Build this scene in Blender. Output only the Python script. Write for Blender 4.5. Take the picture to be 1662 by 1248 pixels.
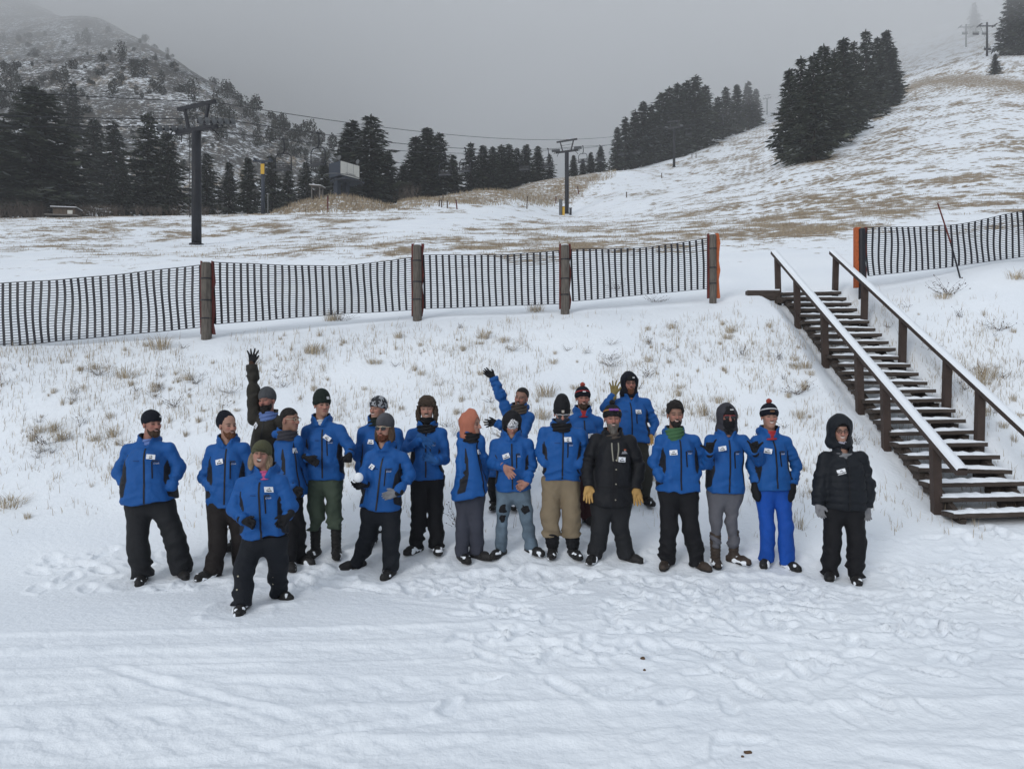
import bpy, math, random
import numpy as np
from mathutils import Vector, Matrix

for _o in list(bpy.data.objects):
    bpy.data.objects.remove(_o)
SC = bpy.context.scene
COL = SC.collection
R = math.radians

# ------------------------------------------------------------------ camera
F = 1255.0            # focal length in photograph pixels (1662 wide)
CX, CY = 831.0, 624.0
EYE = 2.15            # the photographer holds the phone up high
cam_d = bpy.data.cameras.new('camera')
cam = bpy.data.objects.new('camera', cam_d)
COL.objects.link(cam)
cam.location = (0, 0, EYE)
cam.rotation_euler = (R(90), 0, 0)
cam_d.sensor_width = 36.0
cam_d.lens = 36.0 * F / 1662.0
cam_d.clip_start = 0.1
cam_d.clip_end = 3000
SC.camera = cam
SC.render.resolution_x, SC.render.resolution_y = 1024, 768

# ------------------------------------------------------------------ sky: heavy overcast
world = bpy.data.worlds.new('World')
SC.world = world
world.use_nodes = True
wn, wl = world.node_tree.nodes, world.node_tree.links
wn.clear()
w_out = wn.new('ShaderNodeOutputWorld')
w_bg = wn.new('ShaderNodeBackground')
w_sky = wn.new('ShaderNodeTexSky')
w_sky.sky_type = 'NISHITA'
w_sky.sun_disc = False
w_sky.sun_elevation = R(23)
w_sky.sun_rotation = R(218)
w_hsv = wn.new('ShaderNodeHueSaturation')
w_hsv.inputs['Saturation'].default_value = 0.3
w_tc = wn.new('ShaderNodeTexCoord')
w_sep = wn.new('ShaderNodeSeparateXYZ')
w_ramp = wn.new('ShaderNodeMapRange')        # overcast luminance rises from horizon to zenith
w_ramp.interpolation_type = 'SMOOTHSTEP'
w_ramp.inputs['From Min'].default_value = 0.0
w_ramp.inputs['From Max'].default_value = 1.0
w_ramp.inputs['To Min'].default_value = 2.5
w_ramp.inputs['To Max'].default_value = 9.5
w_tint = wn.new('ShaderNodeMix'); w_tint.data_type = 'RGBA'; w_tint.blend_type = 'MULTIPLY'
w_tint.inputs['Factor'].default_value = 1.0
w_tint.inputs['A'].default_value = (0.88, 0.965, 1.07, 1)
w_mix = wn.new('ShaderNodeMix'); w_mix.data_type = 'RGBA'
w_mix.inputs['Factor'].default_value = 0.92  # the cloud deck covers nearly all of the sky
wl.new(w_sky.outputs[0], w_hsv.inputs['Color'])
wl.new(w_tc.outputs['Generated'], w_sep.inputs[0])
wl.new(w_sep.outputs['Z'], w_ramp.inputs['Value'])
wl.new(w_ramp.outputs['Result'], w_tint.inputs['B'])
wl.new(w_hsv.outputs[0], w_mix.inputs['A'])
wl.new(w_tint.outputs['Result'], w_mix.inputs['B'])
wl.new(w_mix.outputs['Result'], w_bg.inputs['Color'])
w_bg.inputs['Strength'].default_value = 0.1
wl.new(w_bg.outputs[0], w_out.inputs['Surface'])

sun_d = bpy.data.lights.new('sun', 'SUN')
sun_d.energy = 1.5
sun_d.angle = R(22)
sun_d.color = (1.0, 0.995, 0.985)
sun = bpy.data.objects.new('sun', sun_d)
COL.objects.link(sun)
sun.rotation_euler = (R(67), 0, R(-34))   # the cloud is brightest behind the photographer, to the left

SC.view_settings.view_transform = 'Standard'
SC.view_settings.look = 'None'
SC.view_settings.exposure = -0.06
SC.view_settings.gamma = 1.0
SC.render.engine = 'CYCLES'
SC.cycles.volume_bounces = 3
SC.cycles.max_bounces = 4

# ------------------------------------------------------------------ helpers
rnd = random.Random(7)
RNG = np.random.default_rng(7)

def tag(o, label=None, cat=None, group=None, kind=None):
    if label: o['label'] = label
    if cat: o['category'] = cat
    if group: o['group'] = group
    if kind: o['kind'] = kind
    return o

def empty(name, loc, rz=0.0):
    o = bpy.data.objects.new(name, None)
    COL.objects.link(o)
    o.location = loc
    o.rotation_euler = (0, 0, rz)
    o.empty_display_size = 0.2
    return o

def link(name, me, parent=None, mats=None, loc=None):
    o = bpy.data.objects.new(name, me)
    COL.objects.link(o)
    if mats:
        for m in (mats if isinstance(mats, (list, tuple)) else [mats]):
            me.materials.append(m)
    if parent is not None: o.parent = parent
    if loc is not None: o.location = loc
    return o

def npmesh(name, V, Q, smooth=True, attrs=None):
    """mesh from numpy arrays: V (n,3); Q (m,3 or 4) or list of such arrays"""
    me = bpy.data.meshes.new(name)
    V = np.ascontiguousarray(V, dtype=np.float32)
    Qs = Q if isinstance(Q, list) else [Q]
    Qs = [np.asarray(q, dtype=np.int32) for q in Qs if len(q)]
    nl = sum(q.size for q in Qs); nf = sum(len(q) for q in Qs)
    me.vertices.add(len(V)); me.vertices.foreach_set('co', V.ravel())
    me.loops.add(nl); me.polygons.add(nf)
    me.loops.foreach_set('vertex_index', np.concatenate([q.ravel() for q in Qs]))
    st, tot, s = [], [], 0
    for q in Qs:
        k = q.shape[1]
        st.append(s + np.arange(len(q)) * k); tot.append(np.full(len(q), k)); s += q.size
    me.polygons.foreach_set('loop_start', np.concatenate(st).astype(np.int32))
    me.polygons.foreach_set('loop_total', np.concatenate(tot).astype(np.int32))
    me.polygons.foreach_set('use_smooth', np.full(nf, smooth))
    for k, a in (attrs or {}).items():
        at = me.attributes.new(k, 'FLOAT', 'POINT')
        at.data.foreach_set('value', np.ascontiguousarray(a, dtype=np.float32))
    me.update(calc_edges=True)
    me.validate()
    return me

class MB:
    """collects simple solids into one mesh"""
    def __init__(self): self.v = []; self.f = []
    def box(self, c, s, rot=None):
        b = len(self.v); hx, hy, hz = s[0]/2, s[1]/2, s[2]/2
        for dz in (-hz, hz):
            for dx, dy in ((-hx,-hy),(hx,-hy),(hx,hy),(-hx,hy)):
                p = Vector((dx, dy, dz))
                if rot is not None: p = rot @ p
                self.v.append(p + Vector(c))
        for q in ((3,2,1,0),(4,5,6,7),(0,1,5,4),(1,2,6,5),(2,3,7,6),(3,0,4,7)):
            self.f.append([b+i for i in q])
        return self
    def bar(self, a, b_, w, h=None, up=(0,0,1)):
        """rectangular bar from a to b"""
        a, b_ = Vector(a), Vector(b_); d = b_ - a; L = d.length; d.normalize()
        u = Vector(up)
        if abs(d.dot(u)) > 0.98: u = Vector((0,1,0))
        s = d.cross(u).normalized(); u2 = s.cross(d)
        rot = Matrix((s, d, u2)).transposed()
        return self.box((a+b_)/2, (w, L, h or w), rot)
    def tube(self, pts, r, n=8, cap=True):
        pts = [Vector(p) for p in pts]; b = len(self.v)
        rr = r if isinstance(r, (list, tuple)) else [r]*len(pts)
        prev = None
        for i, p in enumerate(pts):
            d = (pts[min(i+1, len(pts)-1)] - pts[max(i-1, 0)]).normalized()
            if prev is None:
                u = Vector((0,0,1)) if abs(d.z) < 0.9 else Vector((1,0,0))
            else: u = prev
            s = d.cross(u).normalized(); u = s.cross(d).normalized(); prev = u
            for k in range(n):
                a = 2*math.pi*k/n
                self.v.append(p + (s*math.cos(a) + u*math.sin(a))*rr[i])
        for i in range(len(pts)-1):
            for k in range(n):
                k2 = (k+1) % n
                self.f.append([b+i*n+k, b+i*n+k2, b+(i+1)*n+k2, b+(i+1)*n+k])
        if cap:
            self.f.append([b+k for k in range(n)][::-1])
            self.f.append([b+(len(pts)-1)*n+k for k in range(n)])
        return self
    def mesh(self, name, smooth=False):
        me = bpy.data.meshes.new(name)
        me.from_pydata([tuple(p) for p in self.v], [], self.f)
        if smooth: me.polygons.foreach_set('use_smooth', [True]*len(me.polygons))
        me.update()
        return me
    def build(self, name, mat, parent=None, smooth=False, loc=None):
        return link(name, self.mesh(name, smooth), parent, mat, loc)

def copy_tree(o, parent=None):
    c = o.copy(); COL.objects.link(c); c.parent = parent
    for ch in KIDS.get(o.name, ()): copy_tree(ch, c)
    return c
KIDS = {}
def note_kids(o):
    KIDS[o.name] = list(o.children)
    for c in o.children: note_kids(c)

# hashed value noise ------------------------------------------------
def _hash(ix, iy, iz):
    h = (ix.astype(np.int64)*374761393 + iy.astype(np.int64)*668265263 + iz.astype(np.int64)*2147483647) & 0xffffffff
    h = ((h ^ (h >> 13)) * 1274126177) & 0xffffffff
    return ((h ^ (h >> 16)) & 0xffff) / 65535.0
def noise3(x, y, z):
    x, y, z = np.broadcast_arrays(np.asarray(x, float), np.asarray(y, float), np.asarray(z, float))
    ix, iy, iz = np.floor(x), np.floor(y), np.floor(z)
    fx, fy, fz = x-ix, y-iy, z-iz
    fx, fy, fz = fx*fx*(3-2*fx), fy*fy*(3-2*fy), fz*fz*(3-2*fz)
    o = 0
    for a in (0, 1):
        for b in (0, 1):
            for c in (0, 1):
                o = o + _hash(ix+a, iy+b, iz+c) * (fx if a else 1-fx)*(fy if b else 1-fy)*(fz if c else 1-fz)
    return o*2-1
def noise2(x, y, seed=0): 
    x, y = np.broadcast_arrays(np.asarray(x, float), np.asarray(y, float))
    ix, iy = np.floor(x), np.floor(y); fx, fy = x-ix, y-iy
    fx, fy = fx*fx*(3-2*fx), fy*fy*(3-2*fy)
    s = np.full(ix.shape, float(seed)); o = 0
    for a in (0, 1):
        for b in (0, 1):
            o = o + _hash(ix+a, iy+b, s) * (fx if a else 1-fx)*(fy if b else 1-fy)
    return o*2-1
def fbm2(x, y, seed=0, n=4, g=0.5):
    o, a, f = 0, 1.0, 1.0
    for i in range(n):
        o = o + a*noise2(x*f, y*f, seed+i*17); a *= g; f *= 2.03
    return o

# materials ---------------------------------------------------------
MATS = {}
def nodes_of(m):
    m.use_nodes = True
    nt = m.node_tree
    return nt, nt.nodes, nt.links, nt.nodes['Principled BSDF']
def mat(name, col, rough=0.8, bump=0.0, bscale=60, var=0.0, vscale=8, metal=0.0, spec=0.3, stretch=None, sheen=0.0):
    if name in MATS: return MATS[name]
    m = bpy.data.materials.new(name); MATS[name] = m
    nt, N, L, P = nodes_of(m)
    P.inputs['Base Color'].default_value = (*col, 1)
    P.inputs['Roughness'].default_value = rough
    P.inputs['Metallic'].default_value = metal
    P.inputs['Specular IOR Level'].default_value = spec
    if sheen: P.inputs['Sheen Weight'].default_value = sheen
    tc = N.new('ShaderNodeTexCoord')
    src = tc.outputs['Object']
    if stretch:
        mp = N.new('ShaderNodeMapping'); mp.inputs['Scale'].default_value = stretch
        L.new(src, mp.inputs[0]); src = mp.outputs[0]
    if var:
        n = N.new('ShaderNodeTexNoise'); n.inputs['Scale'].default_value = vscale; n.inputs['Detail'].default_value = 5
        L.new(src, n.inputs['Vector'])
        mr = N.new('ShaderNodeMapRange')
        mr.inputs['From Min'].default_value = 0.3; mr.inputs['From Max'].default_value = 0.7
        mr.inputs['To Min'].default_value = 1-var; mr.inputs['To Max'].default_value = 1+var
        L.new(n.outputs['Fac'], mr.inputs['Value'])
        mx = N.new('ShaderNodeMix'); mx.data_type = 'RGBA'; mx.blend_type = 'MULTIPLY'
        mx.inputs['Factor'].default_value = 1; mx.inputs['A'].default_value = (*col, 1)
        L.new(mr.outputs['Result'], mx.inputs['B']); L.new(mx.outputs['Result'], P.inputs['Base Color'])
    if bump:
        n2 = N.new('ShaderNodeTexNoise'); n2.inputs['Scale'].default_value = bscale; n2.inputs['Detail'].default_value = 4
        L.new(src, n2.inputs['Vector'])
        b = N.new('ShaderNodeBump'); b.inputs['Strength'].default_value = bump; b.inputs['Distance'].default_value = 0.02
        L.new(n2.outputs['Fac'], b.inputs['Height']); L.new(b.outputs[0], P.inputs['Normal'])
    return m

def pix(px, py, d):
    """photograph pixel + depth -> world point"""
    return Vector(((px-CX)/F*d, d, EYE + (CY-py)/F*d))
# ================================================================== TERRAIN
def pchip(xk, yk, x):
    xk, yk = np.asarray(xk, float), np.asarray(yk, float)
    h = np.diff(xk); dl = np.diff(yk)/h
    m = np.zeros(len(xk))
    for i in range(1, len(xk)-1):
        if dl[i-1]*dl[i] > 0:
            w1, w2 = 2*h[i]+h[i-1], h[i]+2*h[i-1]
            m[i] = (w1+w2)/(w1/dl[i-1]+w2/dl[i])
    m[0], m[-1] = dl[0], dl[-1]
    i = np.clip(np.searchsorted(xk, x)-1, 0, len(xk)-2)
    t = np.clip((x-xk[i])/h[i], 0, 1)
    return ((1+2*t)*(1-t)**2*yk[i] + t*(1-t)**2*h[i]*m[i] + t*t*(3-2*t)*yk[i+1] + t*t*(t-1)*h[i]*m[i+1])

NEAR = [(8.2, 0.0), (8.9, .07), (9.4, .20), (10.4, .44), (11.0, .72)]
# for each picture column: (depth, picture row) knots going up the hill
COLS = {
 0:    [(13.8,560),(16,532),(20,490),(27,432),(47,392),(65,362),(88,354),(100,353),(125,322),(160,252),(220,160),(300,70),(380,5),(460,-30),(519,-40)],
 120:  [(14.2,556),(16.2,532),(20,486),(27,430),(47,394),(65,363),(86,353),(100,352),(130,318),(170,235),(230,138),(300,66),(345,32),(370,28),(450,60)],
 200:  [(14.4,553),(16.3,531),(20.4,480),(27.5,428),(47,396),(65,364),(84,352),(100,351),(135,315),(180,225),(240,128),(290,72),(318,56),(335,55),(420,90)],
 335:  [(14.6,550),(16.5,529),(21,470),(28,424),(47,397),(65,365),(80,352),(90,350),(102,349),(140,312),(190,225),(240,162),(275,133),(295,127),(400,165)],
 450:  [(15.1,541),(17,522),(21.3,465),(28.5,417),(47,391),(66,361),(84,348),(95,347),(108,346),(150,315),(200,248),(240,206),(260,193),(340,225)],
 545:  [(15.5,532),(17.5,514),(21.6,460),(29,412),(47,386),(68,358),(84,348),(97,346),(110,345),(150,325),(200,280),(235,252),(250,245),(320,270)],
 610:  [(15.8,526),(17.8,509),(21.8,458),(29.5,410),(47,382),(70,354),(86,345),(95,342),(102,338),(120,336),(160,322),(210,298),(240,285),(320,290)],
 677:  [(16.1,520),(18,503),(22,455),(30,408),(47,378),(70,352),(88,342),(93,334),(98,324),(115,324),(180,318),(320,300)],
 800:  [(16.3,513),(18.3,497),(22.5,445),(32,402),(50,377),(75,352),(95,338),(103,331),(110,309),(130,310),(200,306),(320,300)],
 917:  [(16.5,508),(18.5,492),(23,440),(33,398),(52,375),(80,359),(107,348),(125,313),(133,289),(160,288),(220,288),(320,288)],
 1010: [(16.9,500),(19,483),(24,432),(34,390),(55,368),(85,348),(115,318),(140,289),(150,278),(180,277),(240,280),(360,283)],
 1100: [(17.2,494),(19.2,476),(24,430),(35,385),(55,358),(80,335),(110,312),(140,290),(170,271),(195,257),(225,255),(300,262),(400,270)],
 1157: [(17.3,490),(19.3,470),(24,425),(35,380),(55,352),(80,325),(110,300),(150,272),(190,250),(225,232),(245,228),(320,236),(420,245)],
 1230: [(17.3,485),(19.4,465),(24,422),(35,375),(55,343),(80,312),(110,287),(150,258),(200,232),(260,212),(290,206),(351,190),(380,186),(480,190)],
 1290: [(17.4,481),(19.4,459),(24,417),(35,368),(55,333),(80,298),(103,268),(150,235),(200,212),(260,196),(350,178),(420,168),(520,160)],
 1395: [(17.5,475),(19.5,452),(24,411),(35,358),(55,318),(80,278),(103,250),(150,205),(200,175),(230,165),(300,140),(400,110),(520,90)],
 1500: [(17.5,455),(20,434),(25,398),(35,348),(55,303),(80,258),(110,218),(150,180),(190,150),(200,143),(240,120),(300,100),(400,72),(520,50)],
 1662: [(17.5,425),(20,410),(25,380),(35,338),(55,285),(80,238),(110,195),(150,155),(180,130),(243,85),(300,60),(400,30),(520,5)],
}
COLS[-1500] = COLS[0]; COLS[3200] = COLS[1662]
_pxk = sorted(COLS)
_ld = np.linspace(math.log(2.0), math.log(520.0), 900)
_rows = []
for p in _pxk:
    ds = [2.0, 3.0, 4.0, 5.0, 6.0, 7.0, 7.6] + [a for a, b in NEAR] + [a for a, b in COLS[p]]
    es = [-EYE/a for a in ds[:7]] + [(b-EYE)/a for a, b in NEAR] + [(CY-b)/F for a, b in COLS[p]]
    _rows.append(pchip(np.log(ds), es, _ld))
_rows = np.array(_rows)
_pxd = np.concatenate([np.linspace(-1500, -20, 20), np.arange(0, 1663, 6.0), np.linspace(1680, 3200, 20)])
TAB = np.array([pchip(_pxk, _rows[:, j], _pxd) for j in range(len(_ld))]).T      # (px, logd)
for _it in range(6):                                                            # soften the creases between columns
    TAB[1:-1] = 0.25*TAB[:-2] + 0.5*TAB[1:-1] + 0.25*TAB[2:]

# the grassy mound in front of the lift terminal
MOUND = (-21.0, 92.0)
def base_z(X, Y):
    X, Y = np.broadcast_arrays(np.asarray(X, float), np.asarray(Y, float))
    Yc = np.clip(Y, 2.0, 519.0)
    px = np.clip(CX + F*X/Yc, -1499, 3199)
    u = np.interp(px, _pxd, np.arange(len(_pxd)))
    v = (np.log(Yc)-_ld[0])/(_ld[1]-_ld[0])
    i = np.clip(u.astype(int), 0, TAB.shape[0]-2); j = np.clip(v.astype(int), 0, TAB.shape[1]-2)
    a, b = u-i, v-j
    e = (TAB[i, j]*(1-a)*(1-b) + TAB[i+1, j]*a*(1-b) + TAB[i, j+1]*(1-a)*b + TAB[i+1, j+1]*a*b)
    z = EYE + e*Yc
    z = np.where(Y < 7.6, 0.0, z)
    r = np.sqrt(((X-MOUND[0])/7.6)**2 + ((Y-MOUND[1])/5.0)**2)
    z = z + 2.0*np.clip(1-r*r, 0, 1)**1.3
    # the ground stays clear under the flight of stairs
    t = np.clip((17.8-Y)/7.6, 0, 1)
    sx = 6.85-.45*t; sz = 4.26-3.78*t
    k = np.clip((1.15-np.abs(X-sx))/.45, 0, 1)*np.clip((18.6-Y)/.5, 0, 1)*np.clip((Y-9.9)/1.3, 0, 1)
    z = np.where(k > 0, z+(np.minimum(z, sz-.27)-z)*k, z)
    return z

# footprints trampled round the group and on the road in front --------------
_fr = random.Random(3)
PRINTS = []
for k in range(640):
    x = _fr.uniform(-2.2, 7.6); y = _fr.triangular(4.2, 9.9, 8.2)
    if x < -0.5 and y < 7.9: continue
    if _fr.random() < 0.2 and y < 6: continue
    PRINTS.append((x, y, _fr.uniform(0, 6.28), _fr.uniform(.13, .16), _fr.uniform(.05, .065), _fr.uniform(.018, .042)))
for k in range(60):
    PRINTS.append((_fr.uniform(-5.5, -1.5), _fr.uniform(8.1, 9.3), _fr.uniform(0, 6.28), .15, .07, _fr.uniform(.02, .05)))
for k in range(40):
    PRINTS.append((_fr.uniform(5.5, 8), _fr.uniform(7, 10), _fr.uniform(0, 6.28), .15, .07, _fr.uniform(.03, .06)))

FEET_PX = [(231, 942), (295, 933), (346, 935), (392, 922), (392, 988), (451, 967), (384, 888), (436, 890), (469, 921), (487, 912), (512, 900), (546, 900), (604, 880), (629, 880), (581, 918), (634, 931), (677, 893), (709, 893), (750, 906), (773, 904), (803, 822), (832, 821), (813, 900), (862, 896), (897, 899), (930, 901), (938, 845), (955, 845), (967, 908), (1018, 906), (1022, 812), (1048, 815), (1081, 917), (1133, 919), (1161, 914), (1191, 912), (1243, 914), (1277, 918), (1347, 936), (1388, 940)]      # where the people stand
def hit(px, py, d0=4.0, d1=400):
    """first point where the ray through a pixel meets the ground"""
    ds = np.exp(np.linspace(math.log(d0), math.log(d1), 3000))
    z = EYE+(CY-py)/F*ds
    g = base_z((px-CX)/F*ds, ds)
    k = np.argmax(g >= z)
    return pix(px, py, float(ds[k])) if g[k] >= z[k] else None
FEET = [hit(a, b, 6.0, 30) for a, b in FEET_PX]

def snow_relief(X, Y):
    """geometry of the snow surface near the camera"""
    near = np.clip((11.0-Y)/1.5, 0, 1)
    z = 0.016*fbm2(X*1.1, Y*1.3, 5, 3)
    packed = np.clip((X+2.2)/2.5 + np.clip((5.95+.06*X-Y)*1.2, 0, 1), 0.06, 1.0) * np.clip((9.9-Y)/1.0, 0, 1)   # the left flank stays smooth
    crumb = fbm2(X*11, Y*13, 23, 3, .65)
    z = z + packed*(.010*fbm2(X*3.2, Y*5.5, 21, 3, .6) + .0075*crumb + .010*np.abs(noise2(X*4.1+Y*2, Y*6, 29)))
    # ruts of a tracked vehicle cross the picture
    for (y0, sl, w, amp) in ((6.75, .065, .17, .026), (6.25, .06, .18, .026), (5.45, .02, .22, .02), (4.95, .03, .2, .018), (4.45, -.03, .2, .018)):
        t = Y-(y0+sl*X+.06*noise2(X*.5, X*0+3.3, 4))
        q = np.clip(1-(np.abs(t)/w)**6, 0, 1)
        amp = amp*np.clip(1.25-np.clip(X-.5, 0, 9)*.17, .3, 1)
        z = z - amp*q + amp*1.0*np.exp(-((np.abs(t)-w*1.18)/.045)**2)*(.55+.7*noise2(X*6, Y*3, 8))
        lug = np.sign(np.sin(X*24+5*np.sign(t)*t/w))*(.5+.5*noise2(X*1.2, Y*.8, 6))
        z = z + .010*q*lug
    # drag marks and ski scrapes
    rr = random.Random(8)
    for k in range(70):
        x0, y0 = rr.uniform(-5, 7), rr.uniform(4.1, 6.6) if rr.random() < .6 else rr.uniform(6.6, 8.6)
        if x0 < -1 and y0 > 6.4: continue
        a = rr.gauss(0, .35); L_ = rr.uniform(.3, 1.1); wd = rr.uniform(.03, .06); dp = rr.uniform(.012, .028)
        u = (X-x0)*math.cos(a)+(Y-y0)*math.sin(a); v = -(X-x0)*math.sin(a)+(Y-y0)*math.cos(a)
        m = np.clip(1-(np.abs(u)/L_)**4, 0, 1)
        z = z + m*(-dp*np.exp(-(v/wd)**2)+dp*.8*np.exp(-((np.abs(v)-wd*1.9)/(wd*.5))**2))
    z = z*near*.5 + 0.02*fbm2(X*1.1, Y*1.1, 44, 3)*(1-near)
    return z

def snow_prints(X, Y, z):
    """boot prints: flat floored pits with a crumbled rim"""
    for (x, y, a, l, w, dp) in PRINTS:
        i0, i1 = np.searchsorted(Y[:, 0], [y-.4, y+.4])
        if i1 <= i0: continue
        xs = X[i0:i1]; ys = Y[i0:i1]
        ca, sa = math.cos(a), math.sin(a)
        u = ((xs-x)*ca+(ys-y)*sa)/l; v = (-(xs-x)*sa+(ys-y)*ca)/(w*(1+.25*np.clip(((xs-x)*ca+(ys-y)*sa)/l, -1, 1)))
        r = np.sqrt(u*u+v*v)
        pit = np.clip((1.12-r)/.3, 0, 1); pit = pit*pit*(3-2*pit)
        z[i0:i1] = z[i0:i1]*(1-.8*pit) - dp*.75*pit + dp*.4*np.exp(-((r-1.42)/.22)**2)
    return z

def grass_mask(X, Y):
    """0..1 how much dead grass shows through the snow (python side, shared with the blades)"""
    px = CX + F*X/np.maximum(Y, 2)
    m = 0.35*fbm2(X*.16, Y*.12, 61, 4, .6) + .55*fbm2(X*.7+3, Y*.5, 71, 3, .7)
    lo = np.clip((Y-21)/10, 0, 1)
    g = .37 + .5*m
    # browner centre right below the clump, whiter strips on the pistes
    g = g + .19*np.exp(-(((px-1000)/330)**2 + ((np.log(np.maximum(Y, 2))-math.log(33))/.42)**2))
    g = g + .12*np.exp(-(((px-1350)/330)**2 + ((np.log(np.maximum(Y, 2))-math.log(38))/.35)**2))
    g = g - .25*np.exp(-(((px-980)/150)**2 + ((np.log(np.maximum(Y, 2))-math.log(112))/.22)**2))
    g = g - .3*np.exp(-(((px-700-(Y-60)*4)/60)**2))*np.clip((Y-45)/15, 0, 1)*np.clip((105-Y)/10, 0, 1)
    g = g*lo
    # bare slope beyond the piste edge behind the tree belts, the mound and the bank
    bank = np.clip((px-640)/30, 0, 1)*np.clip((1005-px)/40, 0, 1)*np.clip((Y-np.interp(px, [640, 755, 856, 943, 1000], [88, 96, 106, 121, 141]))/4, 0, 1)*np.clip((190-Y)/20, 0, 1)
    r = np.sqrt(((X-MOUND[0])/7.9)**2 + ((Y-MOUND[1])/5.3)**2)
    mound = np.clip((1.05-r)/.2, 0, 1)
    up = np.clip((px-1390)/30, 0, 1)*np.exp(-((Y-np.interp(px, [1395, 1500, 1662], [185, 215, 165]))/22)**2)
    tr = np.exp(-(((px-1330)/60)**2))*np.exp(-((Y-104)/9)**2)
    g = np.maximum(g, .60*np.maximum(bank, mound)); g = np.maximum(g, .72*up); g = np.maximum(g, .8*tr)
    return np.clip(g, 0, 1)
def scrub_mask(X, Y):
    px = CX + F*X/np.maximum(Y, 2)
    return np.clip((Y-100)/12, 0, 1)*np.clip((640-px)/25, 0, 1)

cols = np.unique(np.concatenate([np.linspace(-1500, -200, 22), np.arange(-200, 1863, 4.0), np.linspace(1863, 3200, 22)]))
rows = np.concatenate([np.arange(3.7, 10.2, .028), np.arange(10.2, 18.5, .075), 18.5*np.exp(np.arange(0, math.log(519/18.5), .0125))])
PXg, Yg = np.meshgrid(cols, rows)
Xg = (PXg-CX)/F*Yg
Zg = base_z(Xg, Yg)
nn = Yg[:, 0] < 22
rel = snow_relief(Xg[nn], Yg[nn])
rel = snow_prints(Xg[nn], Yg[nn], rel)
for p in FEET:                                    # pressed flat under every boot, with a low rim of pushed up snow
    q = np.sqrt((Xg[nn]-p.x)**2+((Yg[nn]-p.y+.04)*.9)**2)
    rel = rel*(1-np.exp(-(q/.30)**4))-.012*np.exp(-(q/.22)**4)+.028*np.exp(-((q-.34)/.07)**2)*(.6+.6*noise2(Xg[nn]*9, Yg[nn]*9, 5))
fade = np.clip((22-Yg[nn])/3, 0, 1)
Zg[nn] += rel*fade
far = ~nn
Zg[far] += .05*fbm2(Xg[far]*.3, Yg[far]*.3, 81, 3)*np.clip((Yg[far]-22)/4, 0, 1)
mtn = scrub_mask(Xg, Yg)
Zg += mtn*(2.2*fbm2(Xg*.022, Yg*.022, 91, 4, .55))*np.clip((Yg-108)/30, 0, 1)
GM = grass_mask(Xg, Yg)

def mesh_z(X, Y):
    """height of the finished ground sheet at one point"""
    px = CX+F*X/max(Y, 2.0)
    i = int(np.clip(np.searchsorted(rows, Y)-1, 0, len(rows)-2)); j = int(np.clip(np.searchsorted(cols, px)-1, 0, len(cols)-2))
    if Y < rows[0]: return 0.0
    a = min(max((Y-rows[i])/(rows[i+1]-rows[i]), 0), 1); b = min(max((px-cols[j])/(cols[j+1]-cols[j]), 0), 1)
    return float(Zg[i, j]*(1-a)*(1-b)+Zg[i+1, j]*a*(1-b)+Zg[i, j+1]*(1-a)*b+Zg[i+1, j+1]*a*b)
nr, nc = Zg.shape
V = np.stack([Xg, Yg, Zg], -1).reshape(-1, 3)
idx = np.arange(nr*nc).reshape(nr, nc)
Q = np.stack([idx[:-1, :-1], idx[:-1, 1:], idx[1:, 1:], idx[1:, :-1]], -1).reshape(-1, 4)
# level apron round and behind the photographer, out to the sides
b0 = len(V)
ap = np.array([[-420, -200, -.03], [420, -200, -.03], [420, 3.9, -.03], [-420, 3.9, -.03]])
V = np.concatenate([V, ap]); Q = np.concatenate([Q, [[b0, b0+1, b0+2, b0+3]]])
g_attr = np.concatenate([GM.ravel(), np.zeros(4)])
s_attr = np.concatenate([mtn.ravel(), np.zeros(4)])
piste = (np.clip((PXg-1080)/90, 0, 1)*np.clip((Yg-32)/15, 0, 1)).ravel()
p_attr = np.concatenate([piste, np.zeros(4)])

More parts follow.
